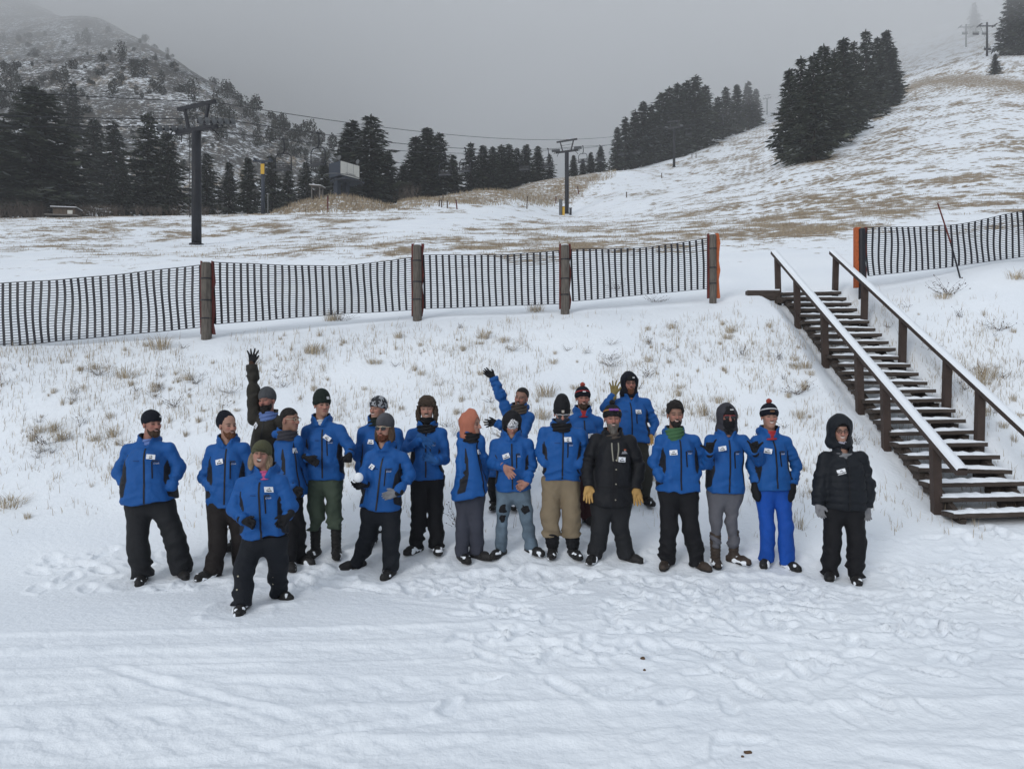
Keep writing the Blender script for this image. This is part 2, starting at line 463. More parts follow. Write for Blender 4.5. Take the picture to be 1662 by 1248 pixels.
def ground_material():
    m = bpy.data.materials.new('snow_and_grass')
    nt, N, L, P = nodes_of(m)
    P.inputs['Roughness'].default_value = 0.65
    P.inputs['Specular IOR Level'].default_value = 0.25
    geo = N.new('ShaderNodeNewGeometry')
    def attr(n):
        a = N.new('ShaderNodeAttribute'); a.attribute_name = n; return a.outputs['Fac']
    def noise(scale, vec=None, detail=4, rough=.6):
        n = N.new('ShaderNodeTexNoise'); n.inputs['Scale'].default_value = scale; n.inputs['Detail'].default_value = detail
        n.inputs['Roughness'].default_value = rough
        L.new(vec or geo.outputs['Position'], n.inputs['Vector']); return n.outputs['Fac']
    def mth(op, a, b=None, c=None):
        n = N.new('ShaderNodeMath'); n.operation = op
        for k, v in enumerate((a, b, c)):
            if v is None: continue
            if isinstance(v, (int, float)): n.inputs[k].default_value = v
            else: L.new(v, n.inputs[k])
        return n.outputs[0]
    def ramp(v, lo, hi):
        n = N.new('ShaderNodeMapRange'); n.inputs['From Min'].default_value = lo; n.inputs['From Max'].default_value = hi
        L.new(v, n.inputs['Value']); return n.outputs['Result']
    def mix(f, a, b):
        n = N.new('ShaderNodeMix'); n.data_type = 'RGBA'
        if isinstance(f, (int, float)): n.inputs['Factor'].default_value = f
        else: L.new(f, n.inputs['Factor'])
        for s, v in (('A', a), ('B', b)):
            if isinstance(v, tuple): n.inputs[s].default_value = (*v, 1)
            else: L.new(v, n.inputs[s])
        return n.outputs['Result']
    def mapping(scale, rot=0):
        n = N.new('ShaderNodeMapping'); n.vector_type = 'POINT'; n.inputs['Scale'].default_value = scale; n.inputs['Rotation'].default_value = (0, 0, rot)
        L.new(geo.outputs['Position'], n.inputs[0]); return n.outputs[0]
    g = attr('grass'); s = attr('scrub'); p = attr('piste')
    # dead grass: coverage attribute broken up by fine and streaky noise
    n1 = noise(2.2, detail=3, rough=.72); n2 = noise(1.0, mapping((.35, 1.4, .6), .25), 3, .7)
    # tracks of the grooming machine on the piste: crossing lines of thin snow
    w1 = N.new('ShaderNodeTexWave'); w1.inputs['Scale'].default_value = .30; w1.inputs['Distortion'].default_value = 6.0; w1.inputs['Detail'].default_value = 1; w1.inputs['Detail Scale'].default_value=1.5
    L.new(mapping((1, 1, 0), R(18)), w1.inputs['Vector'])
    w2 = N.new('ShaderNodeTexWave'); w2.inputs['Scale'].default_value = .11; w2.inputs['Distortion'].default_value = 7.0; w2.inputs['Detail'].default_value = 1; w2.inputs['Detail Scale'].default_value=1.2
    L.new(mapping((1, 1, 0), R(97)), w2.inputs['Vector'])
    grid = mth('MULTIPLY', mth('SUBTRACT', mth('MAXIMUM', w1.outputs['Fac'], w2.outputs['Fac']), .72), mth('MULTIPLY', p, mth('MULTIPLY', ramp(noise(.07, detail=2), .35, .62), -.55)))
    cov = mth('ADD', mth('ADD', g, mth('MULTIPLY', mth('SUBTRACT', n1, .5), 1.5)), mth('ADD', mth('MULTIPLY', mth('SUBTRACT', n2, .5), 1.0), grid))
    fac = mth('MULTIPLY', ramp(cov, .38, .60), ramp(g, .0, .05))
    n3 = noise(.35, detail=2)
    grass = mix(ramp(n3, .3, .7), (.24, .18, .115), (.40, .32, .21))
    grass = mix(ramp(noise(9.0, detail=1), .35, .65), grass, (.17, .125, .085))
    # far hillside: brush and rock showing between snow
    n4 = noise(.75, detail=4, rough=.8); n5 = noise(.06, detail=2)
    sc = mth('MULTIPLY', ramp(mth('ADD', n4, mth('MULTIPLY', mth('SUBTRACT', n5, .5), .30)), .40, .50), s)
    snow = mix(ramp(noise(.6, detail=1), .3, .7), (.78, .815, .86), (.83, .86, .895))
    c = mix(fac, snow, grass)
    c = mix(sc, c, (.045, .042, .038))
    L.new(c, P.inputs['Base Color'])
    # relief of the snow crust
    b1 = N.new('ShaderNodeBump'); b1.inputs['Strength'].default_value = .55; b1.inputs['Distance'].default_value = .03
    L.new(noise(14, detail=3, rough=.6), b1.inputs['Height'])
    L.new(b1.outputs[0], P.inputs['Normal'])
    return m
M_GROUND = ground_material()
ground = link('ground', npmesh('ground', V, Q, True, {'grass': g_attr, 'scrub': s_attr, 'piste': p_attr}), None, M_GROUND)
tag(ground, kind='structure')
# ================================================================== TREES AND BRUSH
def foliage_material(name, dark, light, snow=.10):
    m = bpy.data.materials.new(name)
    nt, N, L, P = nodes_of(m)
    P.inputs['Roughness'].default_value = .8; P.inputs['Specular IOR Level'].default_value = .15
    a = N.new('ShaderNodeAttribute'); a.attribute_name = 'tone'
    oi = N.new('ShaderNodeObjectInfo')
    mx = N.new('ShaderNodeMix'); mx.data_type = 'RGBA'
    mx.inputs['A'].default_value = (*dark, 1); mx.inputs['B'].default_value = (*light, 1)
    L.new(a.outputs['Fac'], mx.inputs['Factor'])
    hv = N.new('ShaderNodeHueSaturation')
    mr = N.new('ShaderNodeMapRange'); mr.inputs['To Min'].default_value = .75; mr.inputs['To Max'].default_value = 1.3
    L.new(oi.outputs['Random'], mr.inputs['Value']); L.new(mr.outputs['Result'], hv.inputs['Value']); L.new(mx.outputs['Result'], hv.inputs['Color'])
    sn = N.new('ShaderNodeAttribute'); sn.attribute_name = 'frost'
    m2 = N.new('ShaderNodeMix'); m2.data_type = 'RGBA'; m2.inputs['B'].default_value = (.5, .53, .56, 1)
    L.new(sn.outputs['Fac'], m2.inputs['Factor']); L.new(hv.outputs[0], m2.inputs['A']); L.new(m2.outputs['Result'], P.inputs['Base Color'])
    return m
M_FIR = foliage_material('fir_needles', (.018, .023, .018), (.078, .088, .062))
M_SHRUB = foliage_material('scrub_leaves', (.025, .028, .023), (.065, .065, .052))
M_BARK = mat('bark', (.06, .048, .04), .95, .6, 30, .3, 6)
M_TWIG = mat('twigs', (.075, .06, .05), .95)

def quads_mesh(name, C, U, W, tone, frost):
    """kite shaped leaf sprays: centres C, half axes U (long) and W (wide)"""
    n = len(C)
    V = np.empty((n, 4, 3)); V[:, 0] = C-U; V[:, 1] = C+W-U*.1; V[:, 2] = C+U; V[:, 3] = C-W-U*.1
    Q = np.arange(n*4).reshape(n, 4)
    return npmesh(name, V.reshape(-1, 3), Q, False, {'tone': np.repeat(tone, 4), 'frost': np.repeat(frost, 4)})

def conifer_mesh(seed, H=12.0, rmax=2.6, low=.07, ragged=.25, steps=.42):
    r = np.random.default_rng(seed)
    C, U, W, T, FR = [], [], [], [], []
    tr = MB(); tr.tube([(0, 0, -.6), (0, 0, H*.25), (.05, 0, H*.6), (.02, .03, H*.985)], [.24, .19, .11, .015], 7)
    z = H*low
    while z < H*.985:
        t = z/H
        rad = rmax*((1-t)**{11: .85, 12: .78, 13: .92, 14: .8, 15: 1.0, 16: .72}[seed])*(1-.3*math.exp(-((t-low)/.06)**2))*(1+.16*math.sin(z*2.1+seed)+.08*math.sin(z*5+seed*2))+.14
        nb = int(r.integers(5, 8))
        a0 = r.uniform(0, 6.28)
        for k in range(nb):
            az = a0+6.283*k/nb+r.normal(0, .25)
            L_ = rad*r.uniform(1-ragged*1.6, 1+ragged*.6)
            if L_ < .15: continue
            droop = r.uniform(.18, .38)*(1-t*.9); zz = z+r.normal(0, .12)
            n = max(2, int(L_/steps*1.25)+1)
            dx, dy = math.cos(az), math.sin(az)
            if L_ > .9:
                tr.tube([(0, 0, zz), (dx*L_*.5, dy*L_*.5, zz-droop*L_*.35), (dx*L_*.92, dy*L_*.92, zz-droop*L_*.62)], [.045, .03, .01], 3, False)
            for i in range(n):
                s = (i+.6)/n
                px_, py_, pz = dx*L_*s, dy*L_*s, zz-droop*L_*(s-.38*s*s)
                for j in range(3 if s > .3 else 2):
                    sd = (-1, 1, 0)[j]
                    a2 = az+sd*r.uniform(.45, .95)+r.normal(0, .12)
                    ln = r.uniform(.30, .50)*(1.05-.35*s if sd else 1)*(1.15-.45*t)
                    wd = ln*r.uniform(.28, .42)
                    tilt = r.normal(-.22, .22)
                    u = np.array([math.cos(a2)*math.cos(tilt), math.sin(a2)*math.cos(tilt), math.sin(tilt)])*ln
                    roll = r.normal(0, .5)
                    w = np.array([-math.sin(a2)*math.cos(roll), math.cos(a2)*math.cos(roll), math.sin(roll)])*wd
                    c = np.array([px_, py_, pz+r.normal(0, .05)])+u*.75
                    C.append(c); U.append(u); W.append(w)
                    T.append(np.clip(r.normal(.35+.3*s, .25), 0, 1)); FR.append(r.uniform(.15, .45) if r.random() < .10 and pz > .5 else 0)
        z += r.uniform(.27, .40)*(1.1-.45*t)
    for k in range(4):     # leader
        C.append([0, 0, H*.97+k*.1]); U.append([.02, .03*(k-1), .24]); W.append([.09*math.cos(k*1.6), .09*math.sin(k*1.6), 0]); T.append(.5); FR.append(0)
    return quads_mesh('crown', np.array(C), np.array(U), np.array(W), np.array(T), np.array(FR)), tr.mesh('trunk', True)

FIRS = [conifer_mesh(11, 12, 2.3, .06, .25), conifer_mesh(12, 12, 2.9, .05, .35), conifer_mesh(13, 12, 2.0, .09, .3),
        conifer_mesh(14, 12, 2.6, .05, .45), conifer_mesh(15, 12, 1.75, .08, .22), conifer_mesh(16, 12, 3.2, .10, .4)]
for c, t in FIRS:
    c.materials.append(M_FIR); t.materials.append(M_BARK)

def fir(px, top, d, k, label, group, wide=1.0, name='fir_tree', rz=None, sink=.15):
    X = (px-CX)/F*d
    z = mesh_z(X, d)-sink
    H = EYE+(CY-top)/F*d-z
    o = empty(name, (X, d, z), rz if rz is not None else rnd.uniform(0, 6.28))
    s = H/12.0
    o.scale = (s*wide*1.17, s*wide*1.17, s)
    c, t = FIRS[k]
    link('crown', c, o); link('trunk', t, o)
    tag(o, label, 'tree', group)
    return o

# trees standing at the foot of the far left hillside
GL = 'firs at the foot of the left hillside'
for px, top, d, k, w, lab in [
    (60, 142, 92, 5, 1.6, 'biggest dark fir at the far left, broad and dense'),
    (6, 192, 95, 3, 1.2, 'dark fir cut off by the left edge of the picture'),
    (106, 205, 96, 1, 1.0, 'dark fir close behind the biggest fir on the left'),
    (118, 134, 168, 1, .9, 'lone dark fir high on the left hillside above the big fir'),
    (153, 192, 128, 0, 1.1, 'left one of two narrow firs on the slope beside the hillside gully'),
    (184, 197, 126, 2, 1.25, 'right one of two narrow firs on the slope beside the hillside gully'),
    (240, 184, 99, 3, 1.15, 'tall ragged fir left of the nearest lift tower'),
    (199, 262, 95, 1, 1.0, 'low frosted fir below the hillside gully'),
    (272, 216, 98, 1, 1.1, 'broad fir just left of the nearest lift tower'),
    (336, 248, 99, 5, 1.0, 'round topped fir just right of the nearest lift tower'),
    (372, 262, 104, 0, 1.0, 'fir on the left of the snowy gully beside the yellow signed pole'),
    (403, 255, 101, 2, 1.2, 'fir left of the pole with the yellow sign'),
    (441, 252, 103, 1, 1.1, 'fir right of the pole with the yellow sign'),
    (468, 268, 105, 3, 1.0, 'fir behind the left hanging chair'),
    (497, 262, 105, 0, 1.1, 'fir behind the small shed on the mound'),
    (526, 258, 108, 2, 1.2, 'fir left of the white fronted lift terminal')]:
    fir(px, top, d, k, lab, GL, w*1.1)
GC = 'firs in the valley behind the lift terminal'
for px, top, d, k, w, lab in [
    (571, 197, 108, 2, 1.35, 'tall fir directly above the white fronted lift terminal'),
    (602, 186, 105, 3, 1.2, 'tallest fir right of the lift terminal'),
    (629, 245, 108, 0, 1.1, 'short fir leaning against the tallest fir by the terminal'),
    (654, 268, 112, 4, 1.4, 'small fir in the gap between the terminal firs and the valley row'),
    (675, 221, 114, 0, 1.2, 'first fir of the valley row, left of a twin top'),
    (694, 207, 113, 2, 1.3, 'tallest of the first three firs in the valley row'),
    (713, 216, 114, 1, 1.0, 'broad fir third from the left in the valley row'),
    (736, 252, 120, 4, 1.3, 'short fir in the dip of the valley row'),
    (764, 231, 121, 1, .9, 'pointed fir in the middle of the valley row'),
    (784, 236, 125, 2, 1.2, 'slim fir right of the pointed one in the valley row'),
    (800, 238, 127, 0, 1.1, 'first of the close set slim firs in the valley row'),
    (814, 235, 130, 4, 1.3, 'second of the close set slim firs in the valley row'),
    (826, 234, 131, 2, 1.2, 'third of the close set slim firs in the valley row'),
    (839, 240, 134, 0, 1.0, 'fourth of the close set slim firs in the valley row'),
    (854, 235, 135, 2, 1.3, 'fir above the brown bank left of the second lift tower'),
    (873, 237, 138, 0, 1.1, 'fir left of the second lift tower'),
    (892, 250, 141, 1, .9, 'low fir touching the left of the second lift tower'),
    (931, 252, 148, 2, 1.2, 'fir just right of the second lift tower'),
    (946, 258, 155, 0, 1.1, 'short fir in the last group of the valley row'),
    (959, 247, 158, 4, 1.4, 'slim fir in the last group of the valley row'),
    (975, 238, 160, 2, 1.2, 'rightmost fir of the valley row')]:
    fir(px, top, d, k, lab, GC, w*1.3)
GR = 'tree belt along the left edge of the ski run'
for i, (px, top, d) in enumerate([(1002, 206, 172), (1015, 190, 178), (1031, 178, 184), (1044, 164, 190), (1057, 170, 196), (1074, 151, 203),
        (1086, 141, 207), (1100, 135, 210), (1114, 132, 213), (1129, 123, 214), (1144, 139, 230), (1165, 157, 245), (1178, 141, 260), (1196, 137, 275), (1214, 132, 290), (1227, 144, 296)]):
    lab = ['first and lowest fir of the tree belt beside the ski run', 'second fir up the tree belt beside the ski run', 'third fir up the tree belt beside the ski run',
           'fourth fir up the belt, left of the third lift tower', 'fifth fir up the belt, left of the third lift tower', 'fir in the belt above left of the third lift tower',
           'fir in the belt right above the third lift tower', 'fir in the belt directly behind the third lift tower', 'fir in the belt left of its tallest tree',
           'tallest fir of the tree belt with a clear trunk at the snow edge', 'fir in the belt right of its tallest tree', 'low misty fir between belt and fourth lift tower',
           'misty fir directly above the fourth lift tower', 'misty fir right of the fourth lift tower', 'second last misty fir at the top of the belt', 'last misty fir at the top end of the belt'][i]
    fir(px, top, d, [0, 2, 4, 0, 2, 1, 3, 0, 2, 5, 1, 3, 0, 2, 4, 0][i], lab, GR, 1.08+.14*(i % 3))
GP = 'clump of big firs on the ski run'
for px, top, d, k, w, lab in [
    (1281, 112, 112, 2, 1.25, 'leftmost fir of the clump on the ski run'),
    (1300, 92, 107, 1, 1.0, 'front left fir of the clump with trunk showing'),
    (1321, 86, 103, 3, 1.15, 'nearest fir of the clump with trunk standing in bare ground'),
    (1337, 72, 118, 0, 1.15, 'tall fir behind the nearest one of the clump'),
    (1354, 80, 121, 5, .85, 'broad fir in the middle of the clump'),
    (1369, 62, 131, 2, 1.3, 'high pointed fir in the middle of the clump'),
    (1386, 68, 141, 1, .95, 'fir left of the notch in the clump'),
    (1405, 48, 160, 3, 1.05, 'highest fir of the clump'),
    (1424, 60, 167, 0, 1.1, 'third fir from the right of the clump'),
    (1438, 50, 177, 2, 1.35, 'second fir from the right of the clump'),
    (1450, 74, 181, 4, 1.4, 'rightmost fir of the clump on the ski run')]:
    fir(px, top, d, k, lab, GP, w*.88)
GU = 'firs at the upper right edge'
for px, top, d, k, w, lab in [
    (1641, -18, 236, 0, 1.1, 'left one of the high firs at the upper right corner'),
    (1659, -30, 234, 3, 1.0, 'right one of the high firs at the upper right corner'),
    (1615, 88, 196, 1, 1.2, 'small bushy fir on the brown bank at the upper right'),
    (1581, 4, 345, 1, .9, 'ghostly fir almost lost in fog at the upper right')]:
    fir(px, top, d, k, lab, GU, w)

# scrub bushes on the left hillside, each one a thing
def bush_mesh(seed, n=330, conic=.0):
    r = np.random.default_rng(seed)
    lob = [(r.uniform(-.6, .6), r.uniform(-.6, .6), r.uniform(.5, 1.1), r.uniform(.55, .85)) for _ in range(5)]
    C = []
    while len(C) < n:
        l = lob[int(r.integers(len(lob)))]
        v = r.normal(size=3); v /= np.linalg.norm(v); v *= l[3]*r.uniform(.6, 1.05)
        p = np.array([l[0]*(1-conic*.5)+v[0], l[1]*(1-conic*.5)+v[1], l[2]*(1+conic)+v[2]*(1+conic)])
        if p[2] > -.1: C.append(p)
    C = np.array(C)
    U = r.normal(size=(n, 3)); U /= np.linalg.norm(U, axis=1)[:, None]; U *= r.uniform(.1, .2, (n, 1))
    W = np.cross(U, r.normal(size=(n, 3))); W /= np.linalg.norm(W, axis=1)[:, None]; W *= r.uniform(.07, .14, (n, 1))
    me = quads_mesh('bush', C, U, W, np.clip(r.normal(.4, .3, n), 0, 1), np.where(r.random(n) < .09, .5, 0.0))
    me.materials.append(M_SHRUB)
    return me
BUSH = [bush_mesh(31), bush_mesh(32), bush_mesh(33, 360, .6), bush_mesh(34, 360, 1.0)]
br = random.Random(21)
nb = 0; tries = 0
def bush(px, d, s, k):
    global nb
    X = (px-CX)/F*d
    o = link('hillside_bush', BUSH[k], None, None, (X, d, mesh_z(X, d)-.12*s))
    o.rotation_euler = (0, 0, br.uniform(0, 6.28)); o.scale = (s, s, s*br.uniform(.85, 1.2))
    tag(o, 'dark scrub bush scattered over the snowy left hillside', 'bush', 'scrub bushes on the left hillside')
    nb += 1
while nb < 285 and tries < 4000:
    tries += 1
    px = br.uniform(-20, 610); d = br.triangular(118, 330, 190)
    ridge = np.interp(px, [0, 200, 335, 450, 545, 610], [370, 325, 290, 258, 248, 235])
    if d > ridge+6: continue
    if noise2(px*.012+5, d*.02, 3) < -.15 and br.random() < .8: continue
    bush(px, d, br.choice([.5, .65, .8, 1.1, 1.5])*(1.0+.2*(d > 200)), br.randrange(4))
for px, d, s in [(370, 283, 2.3), (392, 276, 2.6), (405, 272, 2.0), (348, 288, 1.7), (438, 262, 2.4), (452, 258, 2.2), (470, 254, 2.3), (488, 250, 2.6), (505, 248, 1.9), (520, 246, 2.4), (540, 246, 2.2), (556, 242, 1.7), (415, 268, 2.2)]:
    bush(px, d, s, br.randrange(4))

# leafless thicket under the left firs and by the valley row
def thicket(name, spots, seed, label):
    r = np.random.default_rng(seed); V = []; Q = []
    for (px, d, n, spread, h) in spots:
        for i in range(n):
            X = (px+r.normal(0, spread)-CX)/F*d; Y = d+r.normal(0, 1.5)
            z = mesh_z(X, Y)-.1
            for s in range(5):
                a = r.uniform(0, 6.28); lean = r.uniform(.1, .55); L_ = h*r.uniform(.5, 1.0)
                p0 = np.array([X, Y, z]); p1 = p0+L_*np.array([math.cos(a)*lean, math.sin(a)*lean, 1.0])
                for (q0, q1, w) in [(p0, p1, .03), (p0*.5+p1*.5, p0*.4+p1*.6+np.array([r.normal(0, .35), r.normal(0, .3), .5]), .02), (p0*.3+p1*.7, p1+np.array([r.normal(0, .4), 0, .1]), .02)]:
                    b = len(V); V += [q0+[-w, 0, 0], q0+[w, 0, 0], q1]; Q.append([b, b+1, b+2])
    o = link(name, npmesh(name, np.array(V), np.array(Q), False), None, M_TWIG)
    return tag(o, label, 'thicket', kind='stuff')
thicket('bare_thicket', [(15, 88, 16, 14, 2.4), (60, 88, 20, 18, 2.2), (130, 89, 26, 18, 1.8), (180, 91, 22, 16, 1.7), (250, 93, 16, 18, 1.5), (320, 95, 14, 16, 1.5)], 41, 'leafless brown thicket under the firs at the left edge')
thicket('bare_bushes', [(665, 104, 10, 7, 2.6), (650, 105, 5, 5, 2.0)], 42, 'leafless pale bushes beside the terminal firs')
# ================================================================== CHAIRLIFT
M_STEEL = mat('dark_steel', (.016, .017, .022), .55, .1, 40, .25, 3)
M_SHEAVE = mat('sheave_metal', (.11, .115, .12), .5, 0, 1, .2, 9)
M_CABLE = mat('cable_steel', (.025, .025, .028), .6)
M_BLUEST = mat('blue_grey_steel', (.03, .038, .055), .6, 0, 1, .2, 3)
M_YEL = mat('yellow_sign', (.55, .33, .03), .6)
M_PANEL = mat('white_panel', (.62, .61, .56), .6, 0, 1, .06, 2)
M_RED = mat('red_stake', (.09, .02, .018), .8)
M_SEAT = mat('chair_seat', (.05, .05, .055), .7)
M_SNOWCAP = mat('snow_cap', (.83, .86, .9), .65, .35, 30)
LD = Vector((26.6, 60.0, 0)).normalized()          # the way the lift runs up the hill
LN = Vector((LD.y, -LD.x, 0))                       # across the line, to the right
GAUGE = 1.62
TOWERS = []
def lift_tower(px, d, arm_row, label, tube=.29, sc=1.0, tilt=.12):
    X = (px-CX)/F*d; z = mesh_z(X, d)
    H = EYE+(CY-arm_row)/F*d - z
    o = empty('lift_tower', (X, d, z))
    tag(o, label, 'lift tower', 'towers of the main chairlift')
    MB().tube([(0, 0, -.4), (0, 0, H*.5), (0, 0, H-.12)], [tube, tube*.97, tube*.94], 16).build('pole', M_STEEL, o, True)
    MB().tube([(0, 0, -.1), (0, 0, .06)], [tube*1.5, tube*1.5], 12).build('base_plate', M_STEEL, o)
    MB().bar(LN*-GAUGE+Vector((0, 0, H)), LN*GAUGE+Vector((0, 0, H)), .26, .24).build('cross_arm', M_STEEL, o)
    up = Vector((0, 0, 1)); slope = (LD+up*.3).normalized()
    for s in (-1, 1):
        c = LN*(GAUGE*s)+Vector((0, 0, H+.24))
        L_ = 1.55
        b = MB().bar(c-slope*L_, c+slope*L_, .09, .16)
        b.bar(c-slope*.5-up*.25, c-slope*.2, .06); b.bar(c+slope*.5-up*.25, c+slope*.2, .06)
        b.bar(c-slope*.9-up*.35, c+slope*.9-up*.3, .05)
        tr = b.build('sheave_train', M_STEEL, o)
        for k in range(6):
            q = c+slope*(-1.35+.54*k)+up*.06
            MB().tube([q-LN*.06, q+LN*.06], [.2, .2], 14).build('sheave_wheel', M_SHEAVE, tr, True)
        MB().bar(LN*(GAUGE*s*.75)+Vector((0, 0, H-.1)), LN*(GAUGE*s*.95)+Vector((0, 0, H-.55))+slope*.3, .05).build('catwalk_bracket', M_STEEL, o)
    hh = 1.42
    fr = MB()
    for s in (-1, 1):
        fr.bar(LN*(.62*s)+Vector((0, 0, H+.1)), LN*(.98*s)+Vector((0, 0, H+hh)), .17, .13)
    fr.bar(LN*-.82+Vector((0, 0, H+.85)), LN*.82+Vector((0, 0, H+.92)), .03)
    fr.build('lifting_frame_strut', M_STEEL, o)
    MB().bar(LN*-1.5+Vector((0, 0, H+hh+.02)), LN*1.5+Vector((0, 0, H+hh+.09)), .2, .2).build('lifting_beam', M_STEEL, o)
    ld = MB()
    for s in (-.14, .14): ld.bar(LN*s-LD*(tube+.12)+Vector((0, 0, 1.6)), LN*s-LD*(tube+.12)+Vector((0, 0, H-.2)), .025)
    for k in range(int((H-2)/.32)): ld.bar(LN*-.14-LD*(tube+.12)+Vector((0, 0, 1.7+.32*k)), LN*.14-LD*(tube+.12)+Vector((0, 0, 1.7+.32*k)), .02)
    ld.build('ladder', M_STEEL, o)
    TOWERS.append(Vector((X, d, z+H)))
    return o
for a in [(319, 47.0, 211, 'nearest and largest black chairlift tower, standing on the field at left'),
          (920, 107.0, 246, 'second chairlift tower, right of the valley firs'),
          (1094, 170.0, 208, 'third chairlift tower, at the snow edge below the tree belt'),
          (1173, 233.0, 187, 'fourth chairlift tower, small, above the right end of the tree belt'),
          (1245, 351.0, 160, 'fifth chairlift tower, misty, left of the fir clump'),
          (1288, 470.0, 146, 'faint topmost chairlift tower fading into fog left of the clump')]:
    lift_tower(*a)
up = Vector((0, 0, 1))
start = TOWERS[0]-Vector((26.6, 60, 0))*.55-up*9.5
nodes = [start]+TOWERS
def rope_point(i, t, side, off=.48):
    a, b = nodes[i], nodes[i+1]
    p = a.lerp(b, t)+LN*(GAUGE*side)+up*off
    L_ = (b-a).length
    return p-up*(L_*.016*4*t*(1-t))
for side, lab in ((-1, 'left haul rope of the chairlift, slung from tower to tower'), (1, 'right haul rope of the chairlift, slung from tower to tower')):
    pts = []
    for i in range(len(nodes)-1):
        for k in range(14): pts.append(rope_point(i, k/14, side))
    pts.append(rope_point(len(nodes)-2, 1, side))
    tag(MB().tube(pts, .026, 5, False).build('haul_rope', M_CABLE, None, True), lab, 'cable', 'ropes of the chairlift')
pts = []
for i in range(len(nodes)-1):
    a, b = nodes[i], nodes[i+1]
    for k in range(12):
        t = k/12; pts.append(a.lerp(b, t)+LN*1.35+up*(1.5-(b-a).length*.012*4*t*(1-t)))
tag(MB().tube(pts, .022, 4, False).build('signal_cable', M_CABLE, None, True), 'thin signal cable above the haul ropes', 'cable')

def chair_proto():
    """hangs from (0,0,0) along +y (downhill or uphill), seat across x"""
    o = empty('lift_chair', (0, 0, 0))
    MB().box((0, 0, .03), (.1, .34, .12)).build('grip', M_STEEL, o)
    MB().tube([(0, 0, 0), (.05, 0, -.18), (.10, 0, -.55), (.06, 0, -.85), (-.05, 0, -1.05)], .05, 7).build('hanger', M_STEEL, o, True)
    w, t, b = .62, -1.02, -2.28
    lp = [(-.05, 0, t)]
    L1 = [(-.05, 0, t), (.3, 0, t), (w-.18, 0, t-.05), (w-.03, 0, t-.22), (w, 0, t-.5), (w, 0, b+.1), (w, .1, b)]
    L2 = [(-.05, 0, t), (-.38, 0, t), (-w+.14, 0, t-.07), (-w+.01, 0, t-.26), (-w, 0, t-.5), (-w, 0, b+.1), (-w, .1, b)]
    m = MB(); m.tube(L1, .04, 7); m.tube(L2, .04, 7); m.build('bail', M_STEEL, o, True)
    MB().box((0, -.2, b+.02), (1.2, .46, .06)).build('seat', M_SEAT, o)
    for z in (b+.24, b+.38, b+.52): MB().box((0, .03, z), (1.2, .03, .06)).build('back_slat', M_SEAT, o)
    for x in (-.3, 0, .3): MB().box((x, .05, b+.3), (.03, .03, .56)).build('back_upright', M_SEAT, o)
    MB().tube([(-w, -.02, b+.3), (-w, -.4, b+.3), (-w, -.42, b+.05)], .018, 6).build('armrest', M_STEEL, o, True)
    MB().tube([(w, -.02, b+.3), (w, -.4, b+.3), (w, -.42, b+.05)], .018, 6).build('armrest', M_STEEL, o, True)
    return o
ch0 = chair_proto(); note_kids(ch0)
first = True
ang = math.atan2(LD.y, LD.x)-math.pi/2
for i, px, side, lab in [(1, 515, 1, 'larger empty lift chair hanging right of the left pair'), (1, 460, -1, 'tilted empty lift chair hanging left of the left pair'),
        (1, 722, -1, 'small empty chair in front of the first valley firs'), (1, 755, 1, 'small empty chair in front of the pointed valley fir'),
        (1, 851, -1, 'small empty chair before the valley firs left of the second tower'), (1, 889, 1, 'empty chair hanging close left of the second tower'),
        (2, 946, 1, 'empty chair hanging close right of the second tower'), (2, 974, 1, 'empty chair over the last valley firs'), (2, 1008, -1, 'empty chair in front of the lowest belt fir'),
        (2, 1034, 1, 'empty chair in front of the third belt fir'), (3, 1118, 1, 'tiny empty chair between third and fourth towers'), (3, 1140, -1, 'tiny empty chair nearer the fourth tower')]:
    best = min(range(400), key=lambda k: abs((CX+F*rope_point(i, k/400, side).x/rope_point(i, k/400, side).y)-px))
    p = rope_point(i, best/400, side)
    o = ch0 if first else copy_tree(ch0)
    first = False
    o.location = p
    o.rotation_euler = (0, 0, ang+(math.pi if side > 0 else 0)*0 + (.25 if side < 0 else 0))
    tag(o, lab, 'lift chair', 'chairs of the lift')

# second lift far up at the right
def far_tower(px, d, base, top, label):
    X = (px-CX)/F*d; z = mesh_z(X, d); H = EYE+(CY-top)/F*d-z
    o = empty('far_lift_tower', (X, d, z))
    MB().tube([(0, 0, -.3), (0, 0, H)], [.33, .28], 10).build('pole', M_STEEL, o, True)
    MB().box((0, 0, H-1.1), (5.2, .3, .3)).build('cross_arm', M_STEEL, o)
    for s in (-1, 1): MB().box((2.4*s, 0, H-.9), (.3, 2.6, .25)).build('sheave_train', M_STEEL, o)
    tag(o, label, 'lift tower', 'towers of the far lift')
    return Vector((X, d, z+H-.6))
fa = far_tower(1602, 243, 83, 37, 'nearer tower of the far lift at the upper right')
fb = far_tower(1568, 303, 78, 40, 'misty farther tower of the far lift at the upper right')
dirf = (fa-fb).normalized()
for s, lab in ((-1, 'left rope of the far misty lift'), (1, 'right rope of the far misty lift')):
    off = Vector((2.4*s, 0, 0))
    mid = (fa+fb)/2+off-up*1.2; e = fa+dirf*45+off-up*9; m2 = (fa+off+e)/2-up*1.0
    tag(MB().tube([fb+off, mid, fa+off, m2, e], .03, 4, False).build('far_haul_rope', M_CABLE), lab, 'cable', 'ropes of the far lift')
ch1 = empty('far_lift_chair', (0, 0, 0))
MB().tube([(0, 0, 0), (0, 0, -1.3)], .04, 5).build('hanger', M_STEEL, ch1)
MB().box((0, 0, -2.2), (1.9, .5, .12)).box((0, .2, -1.75), (1.9, .08, .5)).build('seat', M_SEAT, ch1)
